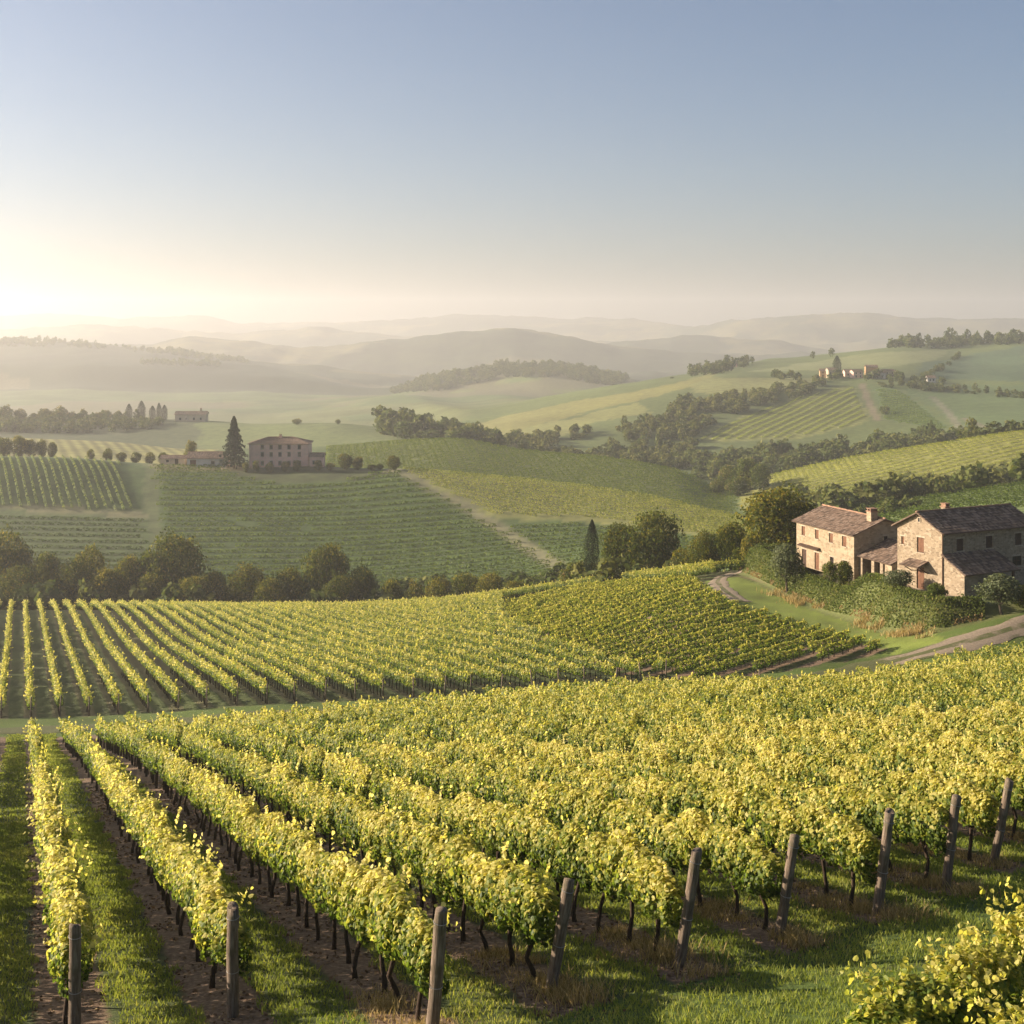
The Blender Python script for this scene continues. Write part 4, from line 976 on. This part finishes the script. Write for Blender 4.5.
# vine rows on the villa hill: real low hedges following the contours
SEG = []
for i in range(6):
    rg = np.random.default_rng(950+i); n = 64; x = rg.uniform(-1.9, 1.9, n); a = rg.uniform(0, np.pi*1.15, n)-.1
    P_ = np.stack([x, np.cos(a)*.5*(1+.2*rg.normal(size=n)), .35+np.sin(a)*1.35], 1); N = np.stack([0*a, np.cos(a), np.sin(a)], 1)+rg.normal(0,.35,(n,3))
    SEG.append((*leaves4(P_, N, rg.uniform(.4, .7, n), rg), np.clip(rg.normal(.34,.09,n),0,1)))
def far_rows(name, label, mask, ang, space, ya, yb, u0, u1, dt=0.0, sz=1.0, sy=1.0):
    d = np.array([math.cos(ang), math.sin(ang)]); pr = np.array([-d[1], d[0]]); parts = []
    ctr = np.array([px((u0+u1)/2, (ya+yb)/2), (ya+yb)/2]); L = 420 if yb < 700 else 560
    for o_ in np.arange(-L, L, space):
        t = np.arange(-L, L, 3.3); x = ctr[0]+pr[0]*o_+d[0]*t; y = ctr[1]+pr[1]*o_+d[1]*t
        ok = (y > ya) & (y < yb); x, y = x[ok], y[ok]
        if not len(x): continue
        u = x/y*F+CX; z = zat(x, y); v = vrow(x, y, z); m = (u > u0) & (u < u1) & mask(u, v, y)
        for xx_, yy_, zz_ in zip(x[m], y[m], z[m]):
            if rng.random() < .012: continue
            parts.append(place(SEG[rng.integers(6)], xx_, yy_, zz_, ang, sz*rng.uniform(.85,1.1), sy, dt + rng.normal(0,.02)))
    V, Q, t = merge(parts)
    tag(obj(name, mesh_np(name, V, Q, mats=[M['vine_leaf']], attrs={'tint': t})), label, 'vines', None, 'stuff'); print(label, len(parts))
ky = lambda i: (lambda u: np.interp(u, US, YK[i]))
trk = np.array([(398,471),(430,488),(462,503),(500,528),(535,552),(568,578)], float)
def m_main(u, v, y): return (y < ky(7)(u)-3) & (u > vbound_f(v)+8) & (u < np.interp(v, trk[:,1], trk[:,0])-6) & ~((v < 486) & (u > 225) & (u < 390) & (v < 468+17*(1-((u-305)/85)**2)))
def vbound_f(v): return 147 + (v-465)*0.12
far_rows('hillside_vines', 'contour vine rows on the slope under the villa', m_main, 0.03, 4.4, 335, 470, 130, 580, -.2, .55, .7)
far_rows('hillside_vines', 'upright vine rows on the field at the left edge', lambda u, v, y: (y < ky(7)(u)-1) & (v < 508+(u-30)*.03) & (u < vbound_f(v)-20+(v-505)*.2), math.atan2(0.92, -0.40), 2.35, 395, 470, -150, 140, -.04, .7, .6)
far_rows('hillside_vines', 'low dark vine rows on the lower left slope above the tree belt', lambda u, v, y: (v > 514+(u-30)*.05) & (u < vbound_f(v)-10), -0.05, 4.4, 330, 420, -150, 150, -.24, .5, .7)
far_rows('hillside_vines', 'vine rows on the lower slope right of the pale track', lambda u, v, y: (y < ky(7)(u)-45) & (u > np.interp(v, trk[:,1], trk[:,0])+9) & (v > 512+(u-500)*.03), -0.12, 4.6, 330, 440, 430, 720, -.14, .55, .7)
far_rows('hillside_vines', 'sunlit vine rows along the crest right of the villa', lambda u, v, y: (y < ky(7)(u)+3) & (y > ky(7)(u)-38) & (u > np.interp(v, trk[:,1], trk[:,0])+8), -0.59, 2.9, 350, 470, 405, 750, .1, .6, .6)
far_rows('hillside_vines', 'vine rows on the sunlit field below the hilltop village', lambda u, v, y: (poly_dist(u, v, np.array([(700,440),(745,417),(800,397),(852,387),(864,416),(858,424),(790,438)])) < 0), 1.05, 6.5, 740, 1080, 690, 880, -.02, .6, .9)
far_rows('hillside_vines', 'vine rows on the dark field right of the village track', lambda u, v, y: (poly_dist(u, v, np.array([(878,389),(900,391),(948,430),(886,420)])) < 0), 0.5, 6.5, 740, 1080, 870, 960, -.2, .6, .9)
far_rows('hillside_vines', 'low vine rows on the rounded field beyond the villa', lambda u, v, y: (y > ky(8)(u)+6) & (y < ky(9)(u)+8), 0.12, 4.6, 470, 612, 325, 735, -.2, .42, .7)
far_rows('hillside_vines', 'low vine rows on the bright far field right of the hollow', lambda u, v, y: (y > ky(8)(u)+30) & (y < ky(9)(u)+8) & (u > 772), 0.45, 4.8, 420, 582, 760, 1150, -.02, .4, .7)
far_rows('hillside_vines', 'vine rows on the green field behind the stone houses', lambda u, v, y: (y < ky(7)(u)+2) & (u > 870) & (v < 530), 0.08, 5.2, 308, 376, 860, 1150, -.16, .55, .8)

# ------------------------------------------------------------------ buildings
def wall_panel(mb, A, B, z0, z1, holes, depth, inward):
    """upright panel from A to B with recessed openings; holes: (x0, x1, za, zb) from A"""
    A = np.array(A, float); B = np.array(B, float); L = np.linalg.norm(B-A); d = (B-A)/L; inw = np.array(inward, float)
    xs = sorted({0, L, *[h[0] for h in holes], *[h[1] for h in holes]}); zs = sorted({z0, z1, *[h[2] for h in holes], *[h[3] for h in holes]})
    P_ = lambda x, z, dd=0.0: (*(A + d*x + inw*dd), z)
    for i in range(len(xs)-1):
        for j in range(len(zs)-1):
            cx_, cz_ = (xs[i]+xs[i+1])/2, (zs[j]+zs[j+1])/2
            if any(h[0] < cx_ < h[1] and h[2] < cz_ < h[3] for h in holes): continue
            mb.poly(P_(xs[i], zs[j]), P_(xs[i+1], zs[j]), P_(xs[i+1], zs[j+1]), P_(xs[i], zs[j+1]))
    for a, b, c, e in holes:
        for q in (((a,c),(a,e)), ((b,e),(b,c)), ((a,e),(b,e)), ((b,c),(a,c))):
            mb.poly(P_(*q[0]), P_(*q[1]), P_(*q[1], depth), P_(*q[0], depth))
def roof_slope(mb_v, mb_q, mb_t, e0, e1, r1, r0, period=.26, course=.42, thick=.09):
    """tiled slope from eave e0-e1 up to ridge r0-r1, waved like pan tiles, with a thickness"""
    e0, e1, r1, r0 = [np.array(p, float) for p in (e0, e1, r1, r0)]
    L = np.linalg.norm(e1-e0); S = np.linalg.norm(r0-e0); nu = max(4, int(L/period)*4); nv = max(2, int(S/course))
    N = np.cross(e1-e0, r0-e0); N /= np.linalg.norm(N); N = N if N[2] > 0 else -N
    rg = np.random.default_rng(int(abs(e0[0]*100+L*10)) % 9999)
    base = sum(len(a) for a in mb_v); uu_ = np.linspace(0, 1, nu+1); tint = rg.uniform(0, 1, (nv, nu//4+1))
    V = []; 
    for j in range(nv):                                 # every course overlaps the next, small step
        for f_, lift in ((0, .045), (1, .0)):
            t = (j+f_)/nv
            p = (e0[None]*(1-uu_[:,None]) + e1[None]*uu_[:,None])*(1-t) + (r0[None]*(1-uu_[:,None]) + r1[None]*uu_[:,None])*t
            wv = .035*np.abs(np.sin(np.pi*uu_*nu/4)) + lift + .012*np.sin(uu_*9+j)
            V.append(p + N[None]*wv[:,None])
    V = np.array(V); n = nu+1; Qs = []; T = []
    for j in range(nv):
        a = (2*j*n + np.arange(nu)); Qs.append(np.stack([a, a+1, a+n+1, a+n], 1)); T.append(tint[j][np.arange(nu)//4])
        if j < nv-1:
            a = ((2*j+1)*n + np.arange(nu)); Qs.append(np.stack([a, a+1, a+n+1, a+n], 1)); T.append(tint[j][np.arange(nu)//4]*.5)
    mb_v.append(V.reshape(-1,3)); mb_q.append(np.concatenate(Qs)+base); mb_t.append(np.concatenate(T))
    base = sum(len(a) for a in mb_v)
    lo = np.array([e0, e1, r1, r0]); hi = lo + N*.02; lo = lo - N*thick
    mb_v.append(np.concatenate([lo, hi])); mb_q.append(np.array([[0,1,2,3],[0,1,5,4],[1,2,6,5],[2,3,7,6],[3,0,4,7]])+base); mb_t.append(np.full(5, .25))
def finish_roof(v, q, t, parent, name='roof', mats=None):
    return obj(name, mesh_np(name, np.concatenate(v), np.concatenate(q), mats=[mats or M['roof']], attrs={'tint': np.concatenate(t)}), parent)
def opening(parent, A, d, out, x0, x1, za, zb, style, depth=.16):
    """window or door set back in the wall"""
    A = np.array(A, float); d = np.array(d, float); out = np.array(out, float)
    ang = math.atan2(d[1], d[0]); w_ = x1-x0
    o = A + d*(x0+x1)/2
    def B_(x, X, y, Y, z, Zz):
        m = MB(); m.box(x, X, y, Y, z, Zz); return m
    name = 'door' if 'door' in style else 'window'
    m = MB(); fw = .07
    y0, y1 = depth-.05, depth
    m.box(-w_/2, -w_/2+fw, y0-.03, y1, za, zb); m.box(w_/2-fw, w_/2, y0-.03, y1, za, zb); m.box(-w_/2+fw, w_/2-fw, y0-.03, y1, zb-fw, zb)
    if name == 'window': m.box(-w_/2+fw, w_/2-fw, y0-.03, y1, za, za+fw)
    root = m.build(name, M['dark_wood'], parent); root.location = (o[0], o[1], 0); root.rotation_euler = (0, 0, ang)
    x, X = -w_/2+fw, w_/2-fw
    if 'shutter' in style or name == 'door':
        mat = M['shutter'] if 'dark' not in style else M['dark_wood']
        pm_ = MB(); n = 2 if w_ > .6 else 1
        for i in range(n):
            a = x+(X-x)*i/n+.006; b = x+(X-x)*(i+1)/n-.006
            pm_.box(a, b, y0-.01, y0+.03, za+(fw if name == 'window' else .02), zb-fw)
            nsl = int((zb-za)/.14)
            for k2 in range(nsl):
                zz = za+.1+k2*(zb-za-.2)/nsl; pm_.box(a+.04, b-.04, y0-.028, y0-.011, zz, zz+.05)
        pm_.build('leaf' if name == 'door' else 'shutter', mat, root)
    else:
        g_ = MB(); g_.box(x, X, y0+.012, y0+.03, za+fw, zb-fw); g_.build('pane', M['glass'], root)
        b_ = MB(); b_.box(-.02, .02, y0-.02, y0+.011, za+fw, zb-fw); b_.box(x, X, y0-.018, y0+.010, (za+zb)/2-.02, (za+zb)/2+.02); b_.build('glazing_bar', M['dark_wood'], root)
    if name == 'window':
        s_ = MB(); s_.box(-w_/2-.1, w_/2+.1, -.07, depth-.055, za-.1, za-.002); s_.build('sill', M['lintel'], root)
    l_ = MB(); l_.box(-w_/2-.14, w_/2+.14, -.025, .1, zb+.003, zb+.17); l_.build('lintel', M['lintel'] if 'wood' not in style else M['dark_wood'], root)
    return root
def house(name, label, cat, O, ang, L, W, zb, he, rise, op, wallmat, over=.45, group=None, chimneys=(), attic=None, roofname='roof', found=1.6, tile=True, hip=False):
    """O: picture-independent corner (front left) on the ground; x along the front, y into the depth"""
    root = empty(name, (O[0], O[1], zb), ang); tag(root, label, cat, group)
    mb = MB(); ft = {'f': [], 'l': [], 'r': [], 'b': []}
    for s, x0, x1, za, zb_, st in op: ft[s].append((x0, x1, za, zb_))
    corners = {'f': ((0,0),(L,0),(0,1)), 'r': ((L,0),(L,W),(-1,0)), 'b': ((L,W),(0,W),(0,-1)), 'l': ((0,W),(0,0),(1,0))}
    for s, (A, B, inw) in corners.items(): wall_panel(mb, A, B, -found, he, ft[s], .2, inw)
    if not hip:
        for x, s in ((0, -1), (L, 1)): mb.poly(*[(x, 0, he), (x, W, he), (x, W/2, he+rise)][::-s])
    mb.build('wall', wallmat, root)
    bk = MB(); bk.box(.22, L-.22, .22, W-.22, -found, he-.1); bk.build('inside', M['dark_void'], root)
    for s, x0, x1, za, zb_, st in op:
        A, B, inw = corners[s]; d = (np.array(B)-np.array(A))/np.linalg.norm(np.array(B)-np.array(A), ord=2)
        opening(root, A, d, -np.array(inw), x0, x1, za, zb_, st)
    if attic is not None:
        s, x, z, w_, h_ = attic; X = 0 if s == 'l' else L; sg = -1 if s == 'l' else 1
        m = MB(); a, b = sorted((X+sg*.002, X+sg*.05))
        for q in ((x-w_/2-.08, x-w_/2, z-.08, z+h_+.08), (x+w_/2, x+w_/2+.08, z-.08, z+h_+.08), (x-w_/2, x+w_/2, z-.08, z), (x-w_/2, x+w_/2, z+h_, z+h_+.08)): m.box(a, b, q[0], q[1], q[2], q[3])
        wroot = m.build('attic_window', M['lintel'], root); m2 = MB(); a, b = sorted((X+sg*.004, X+sg*.014)); m2.box(a, b, x-w_/2, x+w_/2, z, z+h_); m2.build('pane', M['glass'], wroot)
    sl_ = rise/(W/2); v, q, t = [], [], []; ov = over
    h0 = he - sl_*ov + .02; hr = he + rise + .02
    if not hip:
        roof_slope(v, q, t, (-ov, -ov, h0), (L+ov, -ov, h0), (L+ov, W/2, hr), (-ov, W/2, hr)); roof_slope(v, q, t, (L+ov, W+ov, h0), (-ov, W+ov, h0), (-ov, W/2, hr), (L+ov, W/2, hr))
    else:
        hx = W*.5
        roof_slope(v, q, t, (-ov, -ov, h0), (L+ov, -ov, h0), (L-hx, W/2, hr), (hx, W/2, hr)); roof_slope(v, q, t, (L+ov, W+ov, h0), (-ov, W+ov, h0), (hx, W/2, hr), (L-hx, W/2, hr))
        roof_slope(v, q, t, (-ov, W+ov, h0), (-ov, -ov, h0), (hx, W/2, hr), (hx, W/2+.01, hr)); roof_slope(v, q, t, (L+ov, -ov, h0), (L+ov, W+ov, h0), (L-hx, W/2+.01, hr), (L-hx, W/2, hr))
    ro = finish_roof(v, q, t, root)
    rc = MB(); rx0, rx1 = (-ov, L+ov) if not hip else (W*.5, L-W*.5)
    rc.tube([(x, W/2, hr+.05+.015*math.sin(i*2.1)) for i, x in enumerate(np.arange(rx0, rx1+.01, .4))], .11, 8); rc.build('ridge_tiles', M['terracotta'], ro, True)
    for cx_, cyy, w_, h_ in chimneys:
        zc = he + rise - abs(cyy-W/2)*sl_
        c = MB(); c.box(cx_-w_/2, cx_+w_/2, cyy-w_/2, cyy+w_/2, zc-.4, zc+h_); ch = c.build('chimney', wallmat, ro)
        c = MB(); c.box(cx_-w_/2-.08, cx_+w_/2+.08, cyy-w_/2-.08, cyy+w_/2+.08, zc+h_+.003, zc+h_+.12)
        for sx in (-1, 1): c.box(cx_+sx*w_*.3-.07, cx_+sx*w_*.3+.07, cyy-w_/2, cyy+w_/2, zc+h_+.12, zc+h_+.34)
        c.box(cx_-w_/2-.05, cx_+w_/2+.05, cyy-w_/2-.05, cyy+w_/2+.05, zc+h_+.343, zc+h_+.42); c.build('chimney_cap', M['terracotta'], ch)
    return root
# left farmhouse: the long sunlit front faces the sun
A1 = np.array([px(796.5, 172), 172.0]); A2 = np.array([px(854, 160), 160.0]); d = A2-A1; L1 = np.linalg.norm(d); a1 = math.atan2(d[1], d[0])
lh = house('stone_farmhouse', 'long pale stone farmhouse with small windows and a dark tiled roof', 'farmhouse', A1, a1, L1, 7.9, -28.75, 5.45, 1.55,
  [('f', 1.2, 2.0, 3.75, 4.85, 'shutter'), ('f', 4.3, 5.1, 3.75, 4.85, 'shutter'), ('f', 7.4, 8.25, 3.75, 4.85, 'shutter'), ('f', 10.2, 11.1, 3.7, 4.9, 'shutter'),
   ('f', 1.3, 2.3, .05, 2.1, 'door dark'), ('f', 4.2, 5.2, .05, 2.1, 'door'), ('f', 7.6, 8.4, 1.1, 2.1, 'pane'), ('f', 10.4, 11.3, 1.1, 2.1, 'pane'), ('r', 4.0, 4.5, 4.3, 5.0, 'pane')],
  M['pale_stone'], chimneys=((L1-1.2, 3.2, .9, 1.0),))
m = MB(); m.add([(1.0,-.55,2.5),(5.5,-.55,2.5),(5.5,-.02,2.68),(1.0,-.02,2.68),(1.0,-.55,2.58),(5.5,-.55,2.58),(5.5,-.02,2.76),(1.0,-.02,2.76)], [(3,2,1,0),(4,5,6,7),(0,1,5,4),(1,2,6,5),(2,3,7,6),(3,0,4,7)])
pc = m.build('door_canopy', M['dark_wood'], lh)
m = MB(); m.box(-.4, 7.0, -2.6, -.02, -.9, .0); m.build('terrace_step', M['terracotta'], lh)
# lean-to between the houses
lr = empty('lean_to_porch', (A1[0], A1[1], -28.75), a1); tag(lr, 'low open lean-to with tiled roof between the two houses', 'lean-to')
e0 = (L1+.02, .3, 2.95); e1 = (L1+6.7, .3, 2.95); r1 = (L1+6.7, 4.6, 4.75); r0 = (L1+.02, 4.6, 4.75)
v, q, t = [], [], []; roof_slope(v, q, t, e0, e1, r1, r0); finish_roof(v, q, t, lr)
m = MB()
for x in (L1+.15, L1+2.5, L1+4.2): m.box(x, x+.55, .65, 1.15, -1, 2.96)
m.build('pillar', M['stone'], lr)
m = MB(); m.box(L1+5.2, L1+6.5, .62, .95, -1, 2.96); m.box(L1+.1, L1+6.5, 3.8, 4.3, -1, 4.35); m.box(L1+6.2, L1+6.5, .96, 3.79, -1, 3.1); m.build('wall', M['pale_stone'], lr)
m = MB(); m.box(L1+.05, L1+6.6, .68, .95, 2.965, 3.10); m.build('beam', M['dark_wood'], lr)
m = MB(); m.box(L1+2.0, L1+4.6, 3.0, 3.7, -.3, 1.6); m.build('back_wall_door', M['dark_void'], lr)
# right house: lit gable with the door, long shaded side
ph = R(28); apex = np.array([px(919.5, 140), 140.0]); W2 = 6.2; d2 = np.array([math.cos(ph), math.sin(ph)]); g2 = np.array([math.sin(ph), -math.cos(ph)])
O2 = apex + g2*W2/2; L2 = 12.4
rh = house('stone_farmhouse', 'tall stone house with a lit gable, brown shutters and a lean-to', 'farmhouse', O2, ph, L2, W2, -25.93, 6.2, 1.5,
  [('l', 2.75, 3.7, 3.7, 5.2, 'shutter'), ('l', .55, .95, 4.2, 5.0, 'shutter'), ('l', 2.7, 3.75, .05, 2.25, 'door'),
   ('f', 1.9, 2.8, 4.1, 5.3, 'shutter dark'), ('f', 5.9, 6.8, 4.1, 5.3, 'shutter dark'), ('f', 10.0, 10.9, 4.1, 5.3, 'shutter dark'), ('f', 9.6, 10.9, 2.0, 3.0, 'pane')],
  M['stone'], chimneys=((4.4, 4.0, .62, .6),), attic=('l', 3.15, 6.75, .28, .38), found=2.5)
v, q, t = [], [], []; roof_slope(v, q, t, (-1.45, 3.1-1.25, 2.45), (-1.45, 3.1+1.35, 2.45), (-.03, 3.1+1.35, 2.95), (-.03, 3.1-1.25, 2.95))
aw = finish_roof(v, q, t, rh, 'door_canopy')
m = MB()
for y in (2.0, 4.2): m.tube([(-.01, y, 1.75), (-1.2, y, 2.42)], .05, 6)
m.build('bracket', M['dark_wood'], aw)
m = MB(); m.tube([(-.08, -.08, 6.0), (-.08, -.08, .1)], .06, 8); m.build('downpipe', M['gutter'], rh)
m = MB(); m.tube([(-.4, -.52, 5.98), (L2+.4, -.52, 5.98)], .07, 8); m.build('gutter', M['gutter'], rh)
m = MB(); m.box(-.9, -.02, 2.5, 4.0, -.6, .04); m.build('doorstep', M['lintel'], rh)
la = empty('side_lean_to', (O2[0], O2[1], -25.93), ph); tag(la, 'stone lean-to with tiled roof against the shaded side of the tall house', 'lean-to')
m = MB(); E = 2.85
m.poly((.0,-.01,-2),(.0,-.01,3.85),(.0,-E,2.45),(.0,-E,-2)); m.poly((.3,-.01,-2),(.3,-E,-2),(.3,-E,2.45),(.3,-.01,3.85)); m.poly((0,-E,-2),(0,-E,2.45),(.3,-E,2.45),(.3,-E,-2))
m.box(.302, 1.7, -E, -E+.3, -2, 2.43); m.build('wall', M['stone'], la)
m = MB()
for x in (3.9, 6.6): m.box(x, x+.2, -E+.02, -E+.22, -1.5, 2.4)
m.build('porch_post', M['dark_wood'], la)
m = MB(); m.box(1.702, 7.0, -E+.04, -E+.2, 2.2, 2.42); m.build('beam', M['dark_wood'], la)
v, q, t = [], [], []; roof_slope(v, q, t, (-.25,-E-.35,2.33), (7.3,-E-.35,2.33), (7.0,-.03,3.95), (-.25,-.03,3.95)); finish_roof(v, q, t, la)
for n, (u, Y) in enumerate([(928, 134.6), (951, 133.4)]):
    m = MB(); m.tube([(0,0,0),(0,0,.08),(0,0,.5),(0,0,.56)], [.22,.26,.36,.33], 12); o = m.build('planter', M['pale_pot'], None, True); x = px(u, Y); o.location = (x, Y, float(zat(x, Y)))
    tag(o, ['pale planter left of the clipped bush by the house door', 'pale planter right of the clipped bush by the house door'][n], 'planter', 'planters by the door')

# pink villa and its outbuildings
def wins(L, xs, rows_, w_=1.0, h_=1.5, st='pane'): return [('f', x-w_/2, x+w_/2, z, z+h_, st) for z in rows_ for x in xs]
def on(u, Y, dz=0): x = px(u, Y); return np.array([x, Y]), float(zat(x, Y))+dz
(o_, z_) = on(249, 464); 
villa = house('country_villa', 'big pink three-storey villa with a dark hipped roof on the left hill', 'villa', o_, R(2), 19.6, 11, z_-.3, 8.3, 1.7,
  wins(19.6, (4.4, 7.3, 10.2, 13.2, 16.6), (1.0, 3.9, 6.3), 1.05, 1.4) + [('f', 1.2, 2.2, .05, 2.2, 'door dark'), ('l', 3, 4, 4, 5.4, 'pane'), ('l', 7, 8, 4, 5.4, 'pane')], M['pink_render'], .6, hip=True, chimneys=((9.8, 5.2, .8, .7),), found=4)
(o_, z_) = on(309.5, 463); house('villa_annex', 'low annex against the right end of the pink villa', 'annex', o_, R(2), 4.6, 6, z_-.2, 3.6, .9, [('f', 1.0, 1.9, 1.0, 2.1, 'pane'), ('f', 2.8, 3.8, .05, 2.1, 'door dark')], M['pink_render'], .3, found=4)
(o_, z_) = on(187, 466); house('farm_barn', 'low grey barn left of the conifer by the villa', 'barn', o_, R(1), 13, 8, z_-.2, 3.0, 1.7, [('f', 1.0, 3.0, .05, 2.3, 'door'), ('f', 8.0, 9.2, 1.0, 2.0, 'pane')], M['white_render'], .4, found=3)
(o_, z_) = on(160, 470); house('farm_shed', 'long low pale shed left of the barn', 'shed', o_, R(-2), 8.4, 5, z_-.2, 2.2, .8, [('f', 2, 3, .9, 1.7, 'pane'), ('f', 5, 6.2, .05, 2.0, 'door dark')], M['cream_render'], .3, found=3)
(o_, z_) = on(175, 828); house('ridge_farmhouse', 'far hazy farmhouse beside the cypresses on the left ridge', 'farmhouse', o_, R(4), 18, 10, z_-.3, 4.6, 1.5, wins(18, (3, 6.5, 11, 15), (1.2,), 1.1, 1.4), M['cream_render'], .5, found=4, chimneys=((14.5, 5, 1.0, 1.6),))
(o_, z_) = on(727, 1330); house('hilltop_cottage', 'small hazy cottage on the crest left of the hilltop', 'cottage', o_, R(6), 10, 8, z_-.3, 4.5, 1.6, wins(10, (2.5, 7), (1.4,), 1.1, 1.4), M['pink_render'], .4, found=5)
VIL = [(820, 1085, 8.0, 5.6, 'ochre_render', 'leftmost ochre house of the hilltop village', -8), (828.5, 1078, 6.5, 7.0, 'cream_render', 'tall cream house left of the dark tree in the village', 5), (845, 1090, 9, 4.5, 'pink_render', 'low pinkish house right of the dark village tree', 0),
  (853.5, 1074, 8, 5.6, 'pink_render', 'brown-pink house in the middle of the village', 12), (866, 1080, 9, 8.6, 'ochre_render', 'tallest ochre house of the hilltop village', -6), (874, 1070, 9, 5.0, 'white_render', 'white house in front of the tall ochre one', 4), (884, 1076, 9.5, 5.6, 'cream_render', 'rightmost cream house of the hilltop village', 10), (928, 1070, 6, 3.6, 'white_render', 'small white house alone among trees right of the village', 0)]
for u, Y, L_, h_, mt, lab, an in VIL:
    (o_, z_) = on(u, Y); house('village_house', lab, 'house', o_, R(an), L_, 7.5, z_-.4, h_, 1.5, wins(L_, (L_*.28, L_*.72), (1.2, 3.6) if h_ > 5 else (1.2,), 1.0, 1.4), M[mt], .4, 'houses of the hilltop village', found=5)

# ------------------------------------------------------------------ hedge bank below the houses
rg = np.random.default_rng(61)
n = 150000; bx = rg.uniform(27, 50, n); by = rg.uniform(126, 184, n); dd = poly_dist(bx, by, TERR); ub = bx/by*F+CX
ok = (dd > -1.2) & (dd < 2.0) & (ub > 738) & (ub < 985)
bx, by, dd = bx[ok], by[ok], dd[ok]
prof = np.where(dd < .2, .7*np.clip(1-((dd-.2)/1.4)**2, 0, 1)**.5, np.clip(1-(dd-.2)/1.7, 0, 1)**.6)*(1.2+.45*(fbm(bx/1.6, by/1.6, 3, 5)-.45))
dry = (dd > 1.65) & (fbm(bx/1.5, by/1.5, 3, 15) > .45)
bz = zat(bx, by) + np.maximum(prof, .08)*np.sqrt(rg.random(len(bx))); N = np.stack([-.5+0*bx, -.5+0*bx, .7+0*bx], 1)+rg.normal(0,.6,(len(bx),3))
tint = np.where(dry, .86+.12*rg.random(len(bx)), np.clip(.45+.5*(fbm(bx/2.2, by/2.2, 3, 25)-.45)+rg.normal(0,.14,len(bx)), 0, .85))
V, Q = leaves4(np.stack([bx, by, bz], 1), N, rg.uniform(.12, .26, len(bx)), rg)
tag(obj('ivy_hedge', mesh_np('ivy_hedge', V, Q, mats=[M['hedge_leaf']], attrs={'tint': tint})), 'long ivy hedge on the bank below the two stone houses', 'hedge')
n = 5000; q = rg.random(n); seg = np.array([hit(u, v, 110, 200)[:2] for u, v in [(748,584),(800,604),(850,620),(900,634),(925,636)]])
s = np.linspace(0, 1, 5); bx = np.interp(q, s, seg[:,0])+rg.normal(0,.7,n); by = np.interp(q, s, seg[:,1])+rg.normal(0,.7,n); k_ = fbm(bx/2, by/2, 2, 35) > .42; bx, by = bx[k_], by[k_]; n = len(bx)
V, Q, T = blades(np.stack([bx, by, zat(bx, by)-.02], 1), rg.uniform(.2, .75, n), rg.uniform(.1, .7, n), rg.uniform(.02, .05, n), rg)
tt = rg.random(n); tag(obj('dry_grass', mesh_np('dry_grass', V, Q, T, mats=[M['straw_blade']], attrs={'tint': np.concatenate([tt, tt])})), 'tall dry reddish grass along the foot of the hedge bank', 'grass', None, 'stuff')

# ------------------------------------------------------------------ haze
hz = bpy.data.materials.new('haze'); hz.use_nodes = True; nt = hz.node_tree
for nd in list(nt.nodes):
    if nd.type == 'BSDF_PRINCIPLED': nt.nodes.remove(nd)
pv = nt.nodes.new('ShaderNodeVolumePrincipled'); pv.inputs['Color'].default_value = (1.0, 0.968, 0.935, 1); pv.inputs['Density'].default_value = HAZE_DENSITY; pv.inputs['Anisotropy'].default_value = 0.54
nt.links.new(pv.outputs[0], nt.nodes['Material Output'].inputs['Volume'])
try: hz.cycles.homogeneous_volume = True
except Exception: pass
zmax = float(Z.max())+95; zmin = float(Z.min())-1; xm = float(np.abs(GX).max())+50
m = MB(); m.box(-xm, xm, -60, Y1+60, zmin, max(zmax, 6)); h = m.build('haze', hz); tag(h, kind='stuff')
